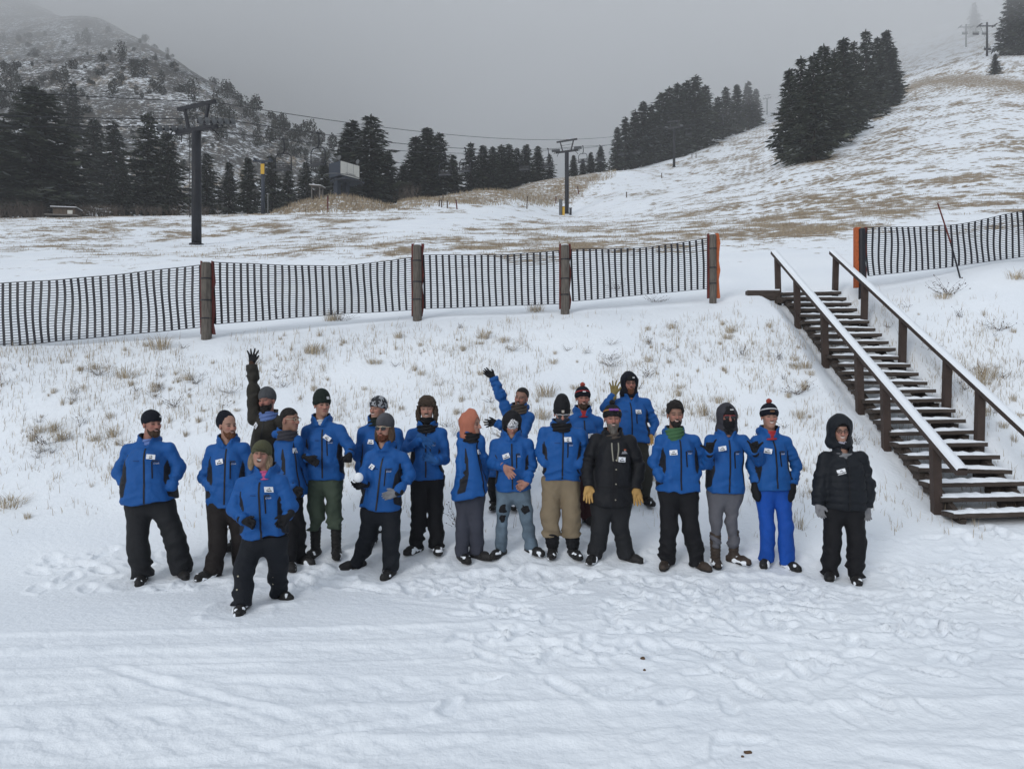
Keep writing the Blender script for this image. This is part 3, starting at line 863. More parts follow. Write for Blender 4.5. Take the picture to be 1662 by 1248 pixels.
MB().box((-.95, 0, -1.75), (.06, .06, 1.0)).box((.95, 0, -1.75), (.06, .06, 1.0)).box((0, 0, -1.27), (1.9, .06, .06)).build('bail', M_STEEL, ch1)
note_kids(ch1)
for k, (t, s, lab) in enumerate([(.3, -1, 'first small far chair between the two far towers'), (.62, 1, 'second small far chair between the two far towers'), (.85, -1, 'far chair just left of the nearer far tower'), (1.25, 1, 'far chair just right of the nearer far tower'), (1.55, -1, 'far chair near the upper right firs')]):
    p = fb.lerp(fa, t)+Vector((2.4*s, 0, -1.0 if t < 1 else -2.2))
    if t > 1: p = fa+dirf*(45*(t-1)/.6*.55)+Vector((2.4*s, 0, -9*(t-1)/.6*.55-.8))
    o = ch1 if k == 0 else copy_tree(ch1)
    o.location = p
    tag(o, lab, 'lift chair', 'chairs of the far lift')

# pole with the yellow sign
d = 88.0; X = (427-CX)/F*d; z = mesh_z(X, d)
o = empty('sign_pole', (X, d, z)); tag(o, 'blue grey steel pole with a yellow sign left of the mound', 'pole')
H = EYE+(CY-262)/F*d-z
MB().tube([(0, 0, -.3), (0, 0, H)], [.24, .22], 12).build('pole', M_BLUEST, o, True)
MB().box((.02, -.27, H-.95), (.42, .05, 1.15)).build('yellow_sign', M_YEL, o)
MB().box((0, 0, H+.02), (2.3, .2, .16)).box((-.9, 0, H+.2), (.14, .9, .2)).box((.9, 0, H+.2), (.14, .9, .2)).build('cross_arm', M_BLUEST, o)
MB().box((.55, 0, 1.2), (.1, .1, 2.4)).build('conduit', M_SHEAVE, o)

# lift terminal above the mound
d = 97.0; X = (556-CX)/F*d; z = mesh_z(X, d); yaw = R(-38)
o = empty('lift_terminal', (X, d, z), yaw); tag(o, 'lift terminal with dark housing and white side panel behind the mound', 'terminal')
zt = EYE+(CY-267)/F*d-z; zb = EYE+(CY-291)/F*d-z
MB().box((0, .25, (zt+zb)/2), (2.2, 2.9, zt-zb)).build('housing', M_BLUEST, o)
MB().box((1.14, .25, (zt+zb)/2+.05), (.06, 2.95, zt-zb-.2)).build('white_panel', M_PANEL, o)
MB().box((0, -1.24, (zt+zb)/2), (2.15, .06, zt-zb-.06)).build('front_panel', M_BLUEST, o)
for y in (-.25, .75): MB().box((1.175, y, (zt+zb)/2+.1), (.012, .03, zt-zb-.3)).build('panel_seam', M_SHEAVE, o)
for y in (-.1, 1.3): MB().box((-.2, y-.6, zb/2-.3), (.75, .55, zb+.6)).build('column', M_BLUEST, o)
MB().box((.2, .6, zb-.25), (2.8, 3.2, .18)).build('platform', M_BLUEST, o)
m = MB(); m.tube([(1.2+1.9*math.cos(a), -.2+1.9*math.sin(a), zb-.75) for a in np.linspace(0, 6.283, 25)], .07, 6, False); m.build('bullwheel', M_STEEL, o, True)
m = MB(); m.tube([(1.9*math.cos(a)+.4, 2.6*math.sin(a)-.3, zb-.05) for a in np.linspace(0, 6.283, 25)], .045, 6, False); m.build('guide_rail', M_SHEAVE, o, True)
for (x, y) in ((.6, -1.0), (1.0, 1.6)):
    MB().tube([(x, y, zt), (x, y, zt+.35)], .04, 6).tube([(x, y-.05, zt+.5), (x, y+.05, zt+.5)], [.3, .3], 14).build('floodlight', M_SHEAVE, o)
M_INK = mat('dark_lettering', (.03, .03, .035), .6)
def text_mesh(body, size, name='lettering', bold=0.0, shear=0.0, extrude=.0008):
    c = bpy.data.curves.new(name, 'FONT'); c.body = body; c.size = size; c.align_x = 'CENTER'; c.align_y = 'CENTER'; c.extrude = extrude
    c.offset = bold; c.shear = shear; c.resolution_u = 2
    t = bpy.data.objects.new('tmp', c); COL.objects.link(t)
    dg = bpy.context.evaluated_depsgraph_get()
    me = bpy.data.meshes.new_from_object(t.evaluated_get(dg))
    bpy.data.objects.remove(t); bpy.data.curves.remove(c)
    me.name = name
    return me
lt = link('lettering', text_mesh('DOPPELM', .36), o, M_INK, (1.178, .3, zb+.42)); lt.rotation_euler = (R(90), 0, R(90))

# two small sheds
d = 91; X = (515-CX)/F*d; z = mesh_z(X, d)-.1
M_SHED = mat('weathered_grey_wood', (.16, .15, .14), .9, .3, 30, .25, 5)
M_SHEDD = mat('dark_shed_boards', (.07, .06, .055), .9)
o = empty('attendant_shed', (X, d, z), R(-12)); tag(o, 'small grey open fronted shed on top of the grassy mound', 'shed')
for x in (-.5, .5):
    for y in (-.4, .4): MB().box((x, y, .75), (.1, .1, 1.5)).build('post', M_SHED, o)
MB().box((0, .4, .6), (.9, .05, 1.2)).build('back_wall', M_SHEDD, o); MB().box((-.5, 0, .6), (.05, .7, 1.2)).build('side_wall', M_SHEDD, o)
MB().box((0, 0, 1.55), (1.5, 1.3, .1), Matrix.Rotation(R(7), 3, 'Y')).build('roof', M_SHED, o)
MB().box((0, 0, 1.63), (1.5, 1.3, .05), Matrix.Rotation(R(7), 3, 'Y')).build('roof_snow', M_SNOWCAP, o)
d = 84; X = (108-CX)/F*d; z = mesh_z(X, d)-.05
M_BROWNB = mat('brown_boards', (.10, .075, .055), .9, .3, 30, .3, 4)
o = empty('low_shed', (X, d, z), R(10)); tag(o, 'low brown shed with flat roof under the left firs', 'shed')
MB().box((0, 0, .45), (2.2, 1.4, .9)).build('wall', M_BROWNB, o)
MB().box((0, 0, .95), (2.6, 1.8, .1)).build('roof', M_SHEDD, o); MB().box((0, 0, 1.03), (2.6, 1.8, .06)).build('roof_snow', M_SNOWCAP, o)
MB().box((.6, -.72, .5), (.5, .04, .4)).build('hatch', M_PANEL, o)
MB().box((0, -.5, .02), (3.2, 2.2, .12)).build('plinth', M_SHED, o)

# marker stakes in the field and on the bank
for px, top, base, d, lab in [(532, 318, 343, 87.5, 'red stake in front of the grassy mound'), (713, 326, 335, 93, 'leftmost short stake of the group below the brown bank'), (717, 329, 340, 92, 'second short stake of the group below the brown bank'),
        (726, 331, 342, 91, 'third short stake of the group below the brown bank'), (742, 330, 344, 90, 'leaning red stake right of the group below the brown bank'), (719, 308, 318, 103, 'short stake on the crest of the brown bank'), (855, 306, 325, 104, 'dark capped stake on the brown bank'),
        (902, 308, 318, 117, 'red stake just left of the second lift tower pole'), (939, 300, 311, 124, 'leaning red stake on the snow right of the second tower'), (1017, 310, 318, 112, 'lone dark stake low on the piste'),
        (1074, 283, 291, 140, 'lone dark stake halfway up the piste'), (1123, 249, 256, 185, 'left one of two dark stakes high on the piste'), (1130, 248, 255, 185, 'right one of two dark stakes high on the piste')]:
    X = (px-CX)/F*d; z = mesh_z(X, d); h = (base-top)/F*d
    o = empty('marker_stake', (X, d, z)); tag(o, lab, 'stake', 'marker stakes on the hill')
    lean = -.12 if 'leaning' in lab else rnd.uniform(-.05, .05)
    MB().bar((0, 0, -.2), (lean*h, 0, h), .15, .1).build('shaft', M_RED if 'red' in lab else M_BROWNB, o)
    MB().box((lean*h, 0, h+.03), (.17, .12, .1)).build('cap', M_STEEL, o)
d = 104; 
for px, w, h, lab in ((910, .45, 2.1, 'tall grey utility box at the foot of the second tower'), (914, .4, 1.2, 'short yellowish utility box at the foot of the second tower'), (926, .3, 1.0, 'small dark utility box right of the second tower foot')):
    X = (px-CX)/F*d; o = empty('utility_box', (X, d, mesh_z(X, d))); tag(o, lab, 'utility box', 'boxes at the second tower')
    MB().box((0, 0, h/2-.1), (w, .35, h)).build('cabinet', M_YEL if 'yellow' in lab else (M_SHEAVE if 'grey' in lab else M_STEEL), o); MB().box((0, 0, h-.06), (w+.08, .42, .06)).build('lid', M_SHED, o)
# ================================================================== SNOW FENCE
M_NET = mat('black_plastic_net', (.012, .012, .018), .5, spec=.4)
M_POST = mat('weathered_post', (.13, .115, .10), .95, .7, 25, .35, 5, stretch=(8, 8, 1))
M_ORANGE = mat('orange_netting', (.42, .10, .03), .7, .3, 80, .2, 20)
M_DKRED = mat('dark_red_netting', (.11, .022, .018), .8, .3, 80, .25, 20)
PD = lambda px: float(np.interp(px, [-80, 335, 677, 917, 1157, 1395, 1740], [13.5, 14.6, 16.1, 16.5, 17.3, 17.5, 17.5]))
fr_ = np.random.default_rng(5)
def net_panel(parent, base, tops, bots, seed):
    """tops/bots: (px,row) curves; vertical straps and horizontal strands as real ribbons"""
    px0, px1 = tops[0][0], tops[-1][0]
    n_s = max(6, int(abs(PD((px0+px1)/2)*(px1-px0)/F)/.134))
    def P(s, t):
        px = px0+(px1-px0)*s
        d = PD(px)
        tr = pchip([a for a, b in tops], [b for a, b in tops], np.array([px]))[0] if len(tops) > 2 else np.interp(px, *zip(*tops))
        bt = np.interp(px, *zip(*bots))
        wob = .5*math.sin(s*17+seed)*(1-abs(2*t-1)) + .4*math.sin(t*4.3+seed*1.7+s*6)+3.5*(1-t)
        bel = .02*math.sin(s*23+t*4+seed)+.02*math.sin(t*5+s*9)
        p = pix(px+wob*.8, bt+(tr-bt)*t, d)
        return Vector((p.x, p.y+bel, p.z))-base
    V, Q = [], []
    def ribbon(pts, w, vert):
        b = len(V)
        for p in pts:
            o = Vector((w/2, 0, 0)) if vert else Vector((0, 0, w/2))
            V.append(p-o+Vector((0, -.004, 0))); V.append(p+o+Vector((0, -.004, 0)))
            V.append(p-o+Vector((0, .004, 0))); V.append(p+o+Vector((0, .004, 0)))
        for i in range(len(pts)-1):
            a = b+4*i; Q.extend([[a, a+1, a+5, a+4], [a+3, a+2, a+6, a+7], [a+2, a, a+4, a+6], [a+1, a+3, a+7, a+5]])
    for k in range(n_s+1):
        ribbon([P(k/n_s, t) for t in np.linspace(0, 1, 9)], .044, True)
    o = link('net_strap', npmesh('net_strap', np.array(V), np.array(Q), False), parent, M_NET); o['kind'] = 'stuff'
    V, Q = [], []
    for r in range(25):
        t = (r+.0)/24
        ribbon([P(s, t)+Vector((0, .002, 0)) for s in np.linspace(0, 1, n_s*2+1)], .014 if r in (0, 24) else .012, False)
    o = link('net_strand', npmesh('net_strand', np.array(V), np.array(Q), False), parent, M_NET); o['kind'] = 'stuff'

def fence_post(parent, base, px, top, bot, w=.19, orange=None, dark=False):
    d = PD(px)-.06
    a, b = pix(px, bot, d)-base, pix(px, top, d)-base
    a.z -= .25
    m = MB(); m.tube([a, a.lerp(b, .4)+Vector((.006, 0, 0)), a.lerp(b, .8), b-Vector((0, 0, .02)), b], [w*.52, w*.5, w*.5, w*.48, w*.36], 9)
    p = m.build('post', M_NET if dark else M_POST, parent, False)
    H = (b-a).length
    for f in (.38, .58, .82):
        c = a.lerp(b, f)
        MB().tube([c-Vector((0, 0, .012)), c+Vector((0, 0, .012))], [w*.54, w*.54], 10).build('tie_strap', M_NET, p)
    for s in (-1, 1):
        mm = M_ORANGE if (orange == s or orange == 2) else M_DKRED
        wd = .10 if mm is M_ORANGE else .035
        pts = [Vector((a.x+s*(w*.5+wd*.2), a.y+.06, a.z+.35+(b.z-a.z-.32)*t)) for t in np.linspace(0, 1, 8)]
        V, Q = [], []
        for i, q in enumerate(pts):
            j = .02*math.sin(i*2.3+px)
            for ox, oy in ((-wd/2, -.05), (wd/2+j, -.06), (wd/2+j, .05), (-wd/2, .06)): V.append(q+Vector((ox, oy, 0)))
        for i in range(len(pts)-1):
            for k in range(4): Q.append([4*i+k, 4*i+(k+1) % 4, 4*i+4+(k+1) % 4, 4*i+4+k])
        Q.append([0, 1, 2, 3]); Q.append([4*len(pts)-1, 4*len(pts)-2, 4*len(pts)-3, 4*len(pts)-4])
        link('rolled_net', npmesh('rolled_net', np.array(V), np.array(Q), False), p, mm)
    if not dark: MB().tube([b-Vector((0, 0, .0)), b+Vector((0, 0, .02))], [w*.4, w*.3], 8).build('snow_cap', M_SNOWCAP, p)
base = pix(677, 520, PD(677))
fence = empty('snow_fence', base); tag(fence, 'black plastic snow fence on wooden posts along the top of the snow bank', 'fence')
net_panel(fence, base, [(-70, 464), (160, 449), (324, 430)], [(-70, 569), (0, 563), (324, 531)], 1)
net_panel(fence, base, [(346, 426), (545, 432), (668, 418)], [(346, 526), (558, 509), (668, 503)], 2)
net_panel(fence, base, [(687, 414), (805, 414), (908, 407)], [(687, 501), (908, 493)], 3)
net_panel(fence, base, [(927, 405), (1030, 403), (1150, 387)], [(927, 489), (1150, 468)], 4)
fence_post(fence, base, 335, 426, 551); fence_post(fence, base, 677, 398, 521); fence_post(fence, base, 917, 398, 509)
fence_post(fence, base, 1157, 381, 491, .16, 1)
base = pix(1398, 475, PD(1398))
fence2 = empty('snow_fence', base); tag(fence2, 'black plastic snow fence right of the stairs, starting at an orange net roll', 'fence')
net_panel(fence2, base, [(1406, 370), (1536, 366), (1662, 342), (1730, 330)], [(1406, 448), (1536, 434), (1662, 416), (1730, 408)], 5)
fence_post(fence2, base, 1399, 371, 474, .15, -1, True)
a, b = pix(1560, 446, 16.9), pix(1522, 330, 16.9)
o = empty('slope_marker_pole', a); tag(o, 'thin red and black pole leaning against the right snow fence', 'pole')
MB().tube([Vector((0, 0, -.15)), (b-a)*.45], .018, 7).build('lower_shaft', M_NET, o); MB().tube([(b-a)*.45, b-a], [.018, .014], 7).build('upper_shaft', M_DKRED, o)

# ================================================================== WOODEN STAIRS
M_STAIR = mat('dark_brown_timber', (.06, .046, .038), .85, .5, 20, .35, 4, stretch=(1, 10, 10))
M_RAILP = mat('brown_painted_timber', (.05, .034, .028), .75, .3, 30, .2, 4)
D1, Z1, D25, Z25 = 17.8, 4.26, 10.2, .48
def st(i):            # centre of tread i (1 = top)
    t = (i-1)/24
    return Vector((6.85+(6.40-6.85)*t, D1+(D25-D1)*t, Z1+(Z25-Z1)*t))
sb = st(25)
stairs = empty('wooden_stairs', sb); tag(stairs, 'dark wooden outdoor stairs with snow covered treads and handrails, right side', 'stairs')
tread_me = MB().box((0, 0, -.03), (1.34, .28, .06)).mesh('tread'); tread_me.materials.append(M_STAIR)
def snow_strip(w, dpt, h, seed, n=22):
    r = np.random.default_rng(seed); V, Q = [], []
    xs = np.linspace(-w/2, w/2, n)
    for i, x in enumerate(xs):
        e = min(1, 4*min(i, n-1-i)/n+.25)
        hh = h*(.55+.6*r.random())*e; f = dpt*(.5+.04*r.normal()); k = dpt*(.5+.12*r.normal())
        V += [(x, -f, 0), (x, -f*.9, hh*.8), (x, k*.2, hh), (x, k*.9, hh*.6), (x, k, 0)]
    for i in range(n-1):
        for j in range(4): Q.append([5*i+j, 5*(i+1)+j, 5*(i+1)+j+1, 5*i+j+1])
    me = npmesh('tread_snow', np.array(V), np.array(Q), True); me.materials.append(M_SNOWCAP); return me
SS = [snow_strip(1.32, .28, .045, 50+k) for k in range(5)]
for i in range(1, 26):
    c = st(i)-sb
    o = link('tread', tread_me, stairs, None, c); o.rotation_euler = (R(rnd.uniform(-2.5, 2.5)), R(rnd.uniform(-1.4, 1.4)), R(rnd.uniform(-1.6, 1.6)))
    sn = link('tread_snow', SS[i % 5], o, None, (0, 0, .001))
for s in (-1, 1):
    a, b = st(1)-sb+Vector((s*.52, .1, -.2)), st(25)-sb+Vector((s*.52, -.1, -.2))
    MB().bar(a, b, .07, .24).build('stringer', M_STAIR, stairs)
    for i in range(2, 25, 1):
        c = st(i)-sb
        if s < 0 or i > 15: MB().box((c.x+s*.56, c.y+.04, c.z-.115), (.09, .2, .11)).build('cleat', M_STAIR, stairs)
for i in range(16, 25):
    c = st(i)-sb
    MB().box((c.x+.42, c.y+.1, c.z-.16), (.3, .09, .2)).build('riser_block', M_STAIR, stairs)
# handrails
def rail(dx, ds, d_lo, h):
    def at(d):
        t = (D1-d)/(D1-D25)
        return Vector((6.85-.45*t+dx, d, Z1+(Z25-Z1)*t))-sb
    up_ = Vector((0, 0, h))
    a, b = at(18.25)+up_, at(d_lo)+up_
    r = MB().bar(a, b, .14, .075).build('handrail', M_RAILP, stairs)
    u = (b-a).normalized(); n = Vector((1, 0, 0)).cross(u); n = n if n.z > 0 else -n
    V, Q = [], []
    N_ = 70
    for k in range(N_+1):
        p = a.lerp(b, k/N_)+n*.038
        hh = (.03 if dx < 0 else .014)+.012*noise2(np.array(k*.35), np.array(dx), 3)
        for ox, oz in ((-.072, -.005), (-.062, hh*.8), (0, hh), (.062, hh*.8), (.072, -.005)): V.append(p+Vector((ox, 0, 0))+n*float(oz))
    for k in range(N_):
        for j in range(4): Q.append([5*k+j, 5*k+j+1, 5*k+j+6, 5*k+j+5])
    link('rail_snow', npmesh('rail_snow', np.array(V), np.array(Q), True), r, M_SNOWCAP)
    for d in ds:
        q = at(d); lean = .03 if dx < 0 else -.03
        MB().bar(q+Vector((lean, 0, -.45)), q+up_+Vector((0, 0, -.03)), .115, .10).build('rail_post', M_RAILP, stairs)
rail(-.70, (17.95, 16.5, 14.8, 13.1, 12.05, 10.45), 9.75, .78)
rail(.68, (18.0, 16.3, 14.5, 12.85, 11.85, 10.35), 9.75, .78)
c = pix(1238, 480, 17.9)
o = empty('retaining_timber', c); tag(o, 'short dark retaining timber half buried left of the stair top', 'timber')
MB().box((0, 0, .0), (.75, .2, .22)).build('beam', M_STAIR, o); MB().box((0.0, 0, .12), (.72, .19, .04)).build('beam_snow', M_SNOWCAP, o)
MB().box((.42, -.12, -.12), (.3, .2, .14)).build('stub', M_STAIR, o)

# ================================================================== DEAD GRASS ON THE BANK
def grass_material(name, c0, c1):
    m = bpy.data.materials.new(name); nt, N, L, P = nodes_of(m)
    P.inputs['Roughness'].default_value = .85; P.inputs['Specular IOR Level'].default_value = .1
    a = N.new('ShaderNodeAttribute'); a.attribute_name = 'tone'
    mx = N.new('ShaderNodeMix'); mx.data_type = 'RGBA'; mx.inputs['A'].default_value = (*c0, 1); mx.inputs['B'].default_value = (*c1, 1)
    L.new(a.outputs['Fac'], mx.inputs['Factor']); L.new(mx.outputs['Result'], P.inputs['Base Color'])
    return m
M_STRAW = grass_material('dead_grass', (.24, .185, .125), (.55, .46, .33))
M_WEED = grass_material('dry_weed', (.06, .045, .04), (.17, .125, .09))
def blade(V, T, p, a, lean, L_, w, tone, r):
    dx, dy = math.cos(a), math.sin(a)
    side = np.array([-dy, dx, 0])*w
    q = p+np.array([dx*lean*L_*.35, dy*lean*L_*.35, L_*.55]); e = p+np.array([dx*lean*L_, dy*lean*L_, L_*(1-.25*lean)])
    V += [p-side, p+side, q-side*.7, q+side*.7, e]; T += [tone]*5
def blades_mesh(name, V, T):
    n = len(V)//5; b = np.arange(n)*5
    Q4 = np.stack([b, b+1, b+3, b+2], -1); Q3 = np.stack([b+2, b+3, b+4], -1)
    return npmesh(name, np.array(V), [Q4, Q3], False, {'tone': np.array(T)})
def tuft_mesh(seed, n, rad, h, spread):
    r = np.random.default_rng(seed); V, T = [], []
    for i in range(n):
        a = r.uniform(0, 6.28); rr = rad*r.random()**.7
        blade(V, T, np.array([math.cos(a)*rr, math.sin(a)*rr, -.03]), a+r.normal(0, .5), abs(r.normal(spread, .22)), h*r.uniform(.45, 1.05), .0035, np.clip(r.normal(.55, .28), 0, 1), r)
    me = blades_mesh('tuft', V, T); me.materials.append(M_STRAW); return me
def weed_mesh(seed, n, h, flat):
    r = np.random.default_rng(seed); m = []; V, T = [], []
    for i in range(n):
        a = r.uniform(0, 6.28); p = np.array([r.normal(0, .05), r.normal(0, .05), -.02]); L_ = h*r.uniform(.5, 1)
        d = np.array([math.cos(a)*flat*r.uniform(.4, 1.2), math.sin(a)*flat*r.uniform(.4, 1.2), 1.0]); d /= np.linalg.norm(d)
        for k in range(4):
            q = p+d*L_*.27; d = d+r.normal(0, .22, 3); d /= np.linalg.norm(d)
            s = np.cross(d, [0.3, 1, .2]); s = s/np.linalg.norm(s)*.004*(1-.15*k)
            V += [p-s, p+s, (p+q)/2-s, (p+q)/2+s, q]; T += [float(np.clip(r.normal(.45, .25), 0, 1))]*5
            if r.random() < .75:
                c = q; s2 = r.normal(0, 1, 3); s2 = s2/np.linalg.norm(s2)*r.uniform(.008, .02); s3 = np.cross(s2, [0, 1, .4])
                V += [c-s2, c+s2, c-s2*.6+s3, c+s2*.6+s3, c+s3*1.6]; T += [float(r.uniform(0, .4))]*5
            p = q
    me = blades_mesh('weed', V, T); me.materials.append(M_WEED); return me
TUFTS = [tuft_mesh(61, 55, .07, .24, .35), tuft_mesh(62, 80, .10, .30, .45), tuft_mesh(63, 40, .05, .20, .3), tuft_mesh(64, 110, .15, .28, .6), tuft_mesh(65, 26, .05, .30, .25)]
WEEDS = [weed_mesh(71, 14, .38, .6), weed_mesh(72, 22, .45, 1.2), weed_mesh(73, 9, .30, .8), weed_mesh(74, 30, .55, 2.2)]
tg = random.Random(9)
def put_plant(px, py, me, s, name, label, group):
    p = hit(px, py, 7.9, 40)
    if p is None: return None
    if p.y < 8.2: return None
    o = link(name, me, None, None, (p.x, p.y, mesh_z(p.x, p.y)-.005))
    o.rotation_euler = (tg.uniform(-.1, .1), tg.uniform(-.1, .1), tg.uniform(0, 6.28)); o.scale = (s, s, s*tg.uniform(.8, 1.15))
    tag(o, label, 'grass' if name == 'grass_tuft' else 'weed', group); return o
LT, LW = 'small tuft of dead straw coloured grass poking through the snow bank', 'small dry brown weed poking through the snow bank'
def on_stairs(px, py):
    t = (py-475)/(845-475)
    return 470 < py < 860 and 1262+t*150*1.0 < px < 1385+t*330
# big ones that stand out in the photograph
for px, py, k, s, lab in [(262, 566, 3, 1.6, 'large pale clump of dead grass below the left net panel'), (205, 612, 3, 1.5, 'flattened pale grass clump left of the raised arm, low on the bank'), (65, 702, 3, .9, 'dense grass tuft left of the leftmost man'), (185, 706, 1, 1.2, 'grass tuft close left of the leftmost man'),
        (98, 712, 3, 1.1, 'wide pale grass tuft at the left side of the bank'), (540, 520, 3, 1.7, 'wide pale grass clump below the second net panel'), (510, 572, 3, 1.5, 'matted pale grass clump above the dark green beanie'), (785, 548, 1, 1.3, 'straw tuft below the third fence panel'), (887, 640, 3, 1.4, 'tall pale grass clump left of the tall black beanie'),
        (880, 676, 3, 1.2, 'pale grass clump between the two raised hands'), (1186, 540, 1, 1.3, 'round dark grass tuft left of the upper stairs'), (1305, 632, 1, 1.0, 'grass tuft between the red capped man and the stairs'), (1141, 672, 1, 1.2, 'snow laden grass tuft behind the men in the right half'), (1595, 612, 3, 1.6, 'sprawling pale grass clump right of the stairs'), (1530, 484, 3, 1.3, 'dark matted grass clump under the right fence'),
        (1648, 452, 3, 1.3, 'pale grass clump at the right edge below the fence'), (1300, 855, 4, 1.4, 'thin tall grass behind the blue trousered man'), (20, 820, 3, 1.4, 'pale grass clump at the left edge low on the bank'), (660, 722, 1, 1.0, 'grass tuft behind the fur hat man'), (868, 505, 3, 1.5, 'dark grass strip at the foot of the third fence post')]:
    put_plant(px, py, TUFTS[k], s*.78, 'grass_tuft', lab, 'standout grass clumps on the bank')
for px, py, k, s, lab in [(160, 608, 3, .9, 'sprawling dry branch weed across the snow at left'), (65, 735, 1, .8, 'brown seed headed weed near the left edge'), (130, 690, 0, 1.1, 'leafy brown weed left of the leftmost man'), (400, 770, 1, 1.0, 'dry weed beside the olive jacket man'), (1000, 470, 3, 1.0, 'dry weed under the fourth fence panel'),
        (1065, 490, 3, 1.1, 'dead branch lying by the last left fence post'), (555, 520, 3, 1.2, 'dark weed in the grass below the second net panel'), (1290, 640, 3, 1.0, 'dry branch lying left of the stairs'), (1390, 720, 0, 1.0, 'dry weed beside the stair stringer'), (745, 852, 1, .9, 'brown weed behind the orange hooded person'), (1540, 478, 3, 1.3, 'brown branch weed by the leaning pole')]:
    put_plant(px, py, WEEDS[k], s*.72, 'dry_weed', lab, 'standout weeds on the bank')
n = 0
while n < 215:
    px, py = tg.uniform(-10, 1670), tg.triangular(480, 850, 560)
    lim = 560-(px/1160)*70+12 if px < 1200 else 470
    if py < lim or on_stairs(px, py): continue
    if noise2(px*.01, py*.014, 12) < -.1 and tg.random() < .7: continue
    if put_plant(px, py, TUFTS[tg.randrange(5)], tg.uniform(.32, .75), 'grass_tuft', LT, 'small grass tufts on the bank'): n += 1
n = 0
while n < 90:
    px, py = tg.uniform(-10, 1670), tg.triangular(480, 860, 620)
    lim = 560-(px/1160)*70+12 if px < 1200 else 470
    if py < lim or on_stairs(px, py): continue
    if put_plant(px, py, WEEDS[tg.randrange(4)], tg.uniform(.3, .65), 'dry_weed', LW, 'small dry weeds on the bank'): n += 1
# fine stray stems nobody could count
V, T = [], []
r = np.random.default_rng(77)
cnt = 0
while cnt < 5200:
    px, py = r.uniform(-20, 1680), r.triangular(470, 545, 880)
    lim = 560-(px/1160)*70+8 if px < 1200 else 465
    if py < lim: continue
    dens = noise2(np.array(px*.012+7), np.array(py*.018), 5)
    if dens < r.uniform(-.7, .5): continue
    p = None
    ds = np.linspace(8.4, 19, 240); zz = EYE+(CY-py)/F*ds; gg = base_z((px-CX)/F*ds, ds); k = int(np.argmax(gg >= zz))
    if gg[k] < zz[k]: continue
    X, Y = (px-CX)/F*ds[k], ds[k]
    for j in range(int(r.integers(1, 6))):
        x, y = X+r.normal(0, .06), Y+r.normal(0, .06)
        blade(V, T, np.array([x, y, mesh_z(x, y)-.01]), r.uniform(0, 6.28), abs(r.normal(.4, .3)), r.uniform(.05, .2), .0032, np.clip(r.normal(.45, .3), 0, 1), r)
    cnt += 1
tag(link('stray_grass', blades_mesh('stray_grass', V, T), None, M_STRAW), 'sparse stray stems of dead grass over the snow bank', 'grass', kind='stuff')
# stubble of the field above the fence
V, T = [], []
nf = 22000
dd = np.exp(r.uniform(math.log(19), math.log(90), nf*6)); pxx = r.uniform(-30, 1690, nf*6)
XX = (pxx-CX)/F*dd
gm = grass_mask(XX, dd)
ok = (gm > r.uniform(.3, .75, nf*6)) & (dd > 20)
XX, dd = XX[ok][:nf], dd[ok][:nf]
for x, y in zip(XX, dd):
    k = y/30
    blade(V, T, np.array([x, y, mesh_z(x, y)-.02]), r.uniform(0, 6.28), abs(r.normal(.35, .25)), r.uniform(.05, .15)*(.8+.25*k), .0045*(1+k), np.clip(r.normal(.35, .25), 0, 1), r)
# shaggy grass on the mound and the brown bank
for i in range(6000):
    if r.random() < .45:
        a, q = r.uniform(0, 6.28), math.sqrt(r.random()); x, y = MOUND[0]+7.6*q*math.cos(a), MOUND[1]+5*q*math.sin(a)
    else:
        px_ = r.uniform(645, 1000); y = float(np.interp(px_, [640, 755, 856, 943, 1000], [88, 96, 106, 121, 141]))+r.uniform(0, 14); x = (px_-CX)/F*y
    blade(V, T, np.array([x, y, mesh_z(x, y)-.03]), r.uniform(0, 6.28), abs(r.normal(.4, .3)), r.uniform(.25, .7), .035, np.clip(r.normal(.35, .28), 0, 1), r)
tag(link('field_stubble', blades_mesh('field_stubble', V, T), None, M_STRAW), 'dead grass stubble over the snowy field, mound and bank', 'grass', kind='stuff')
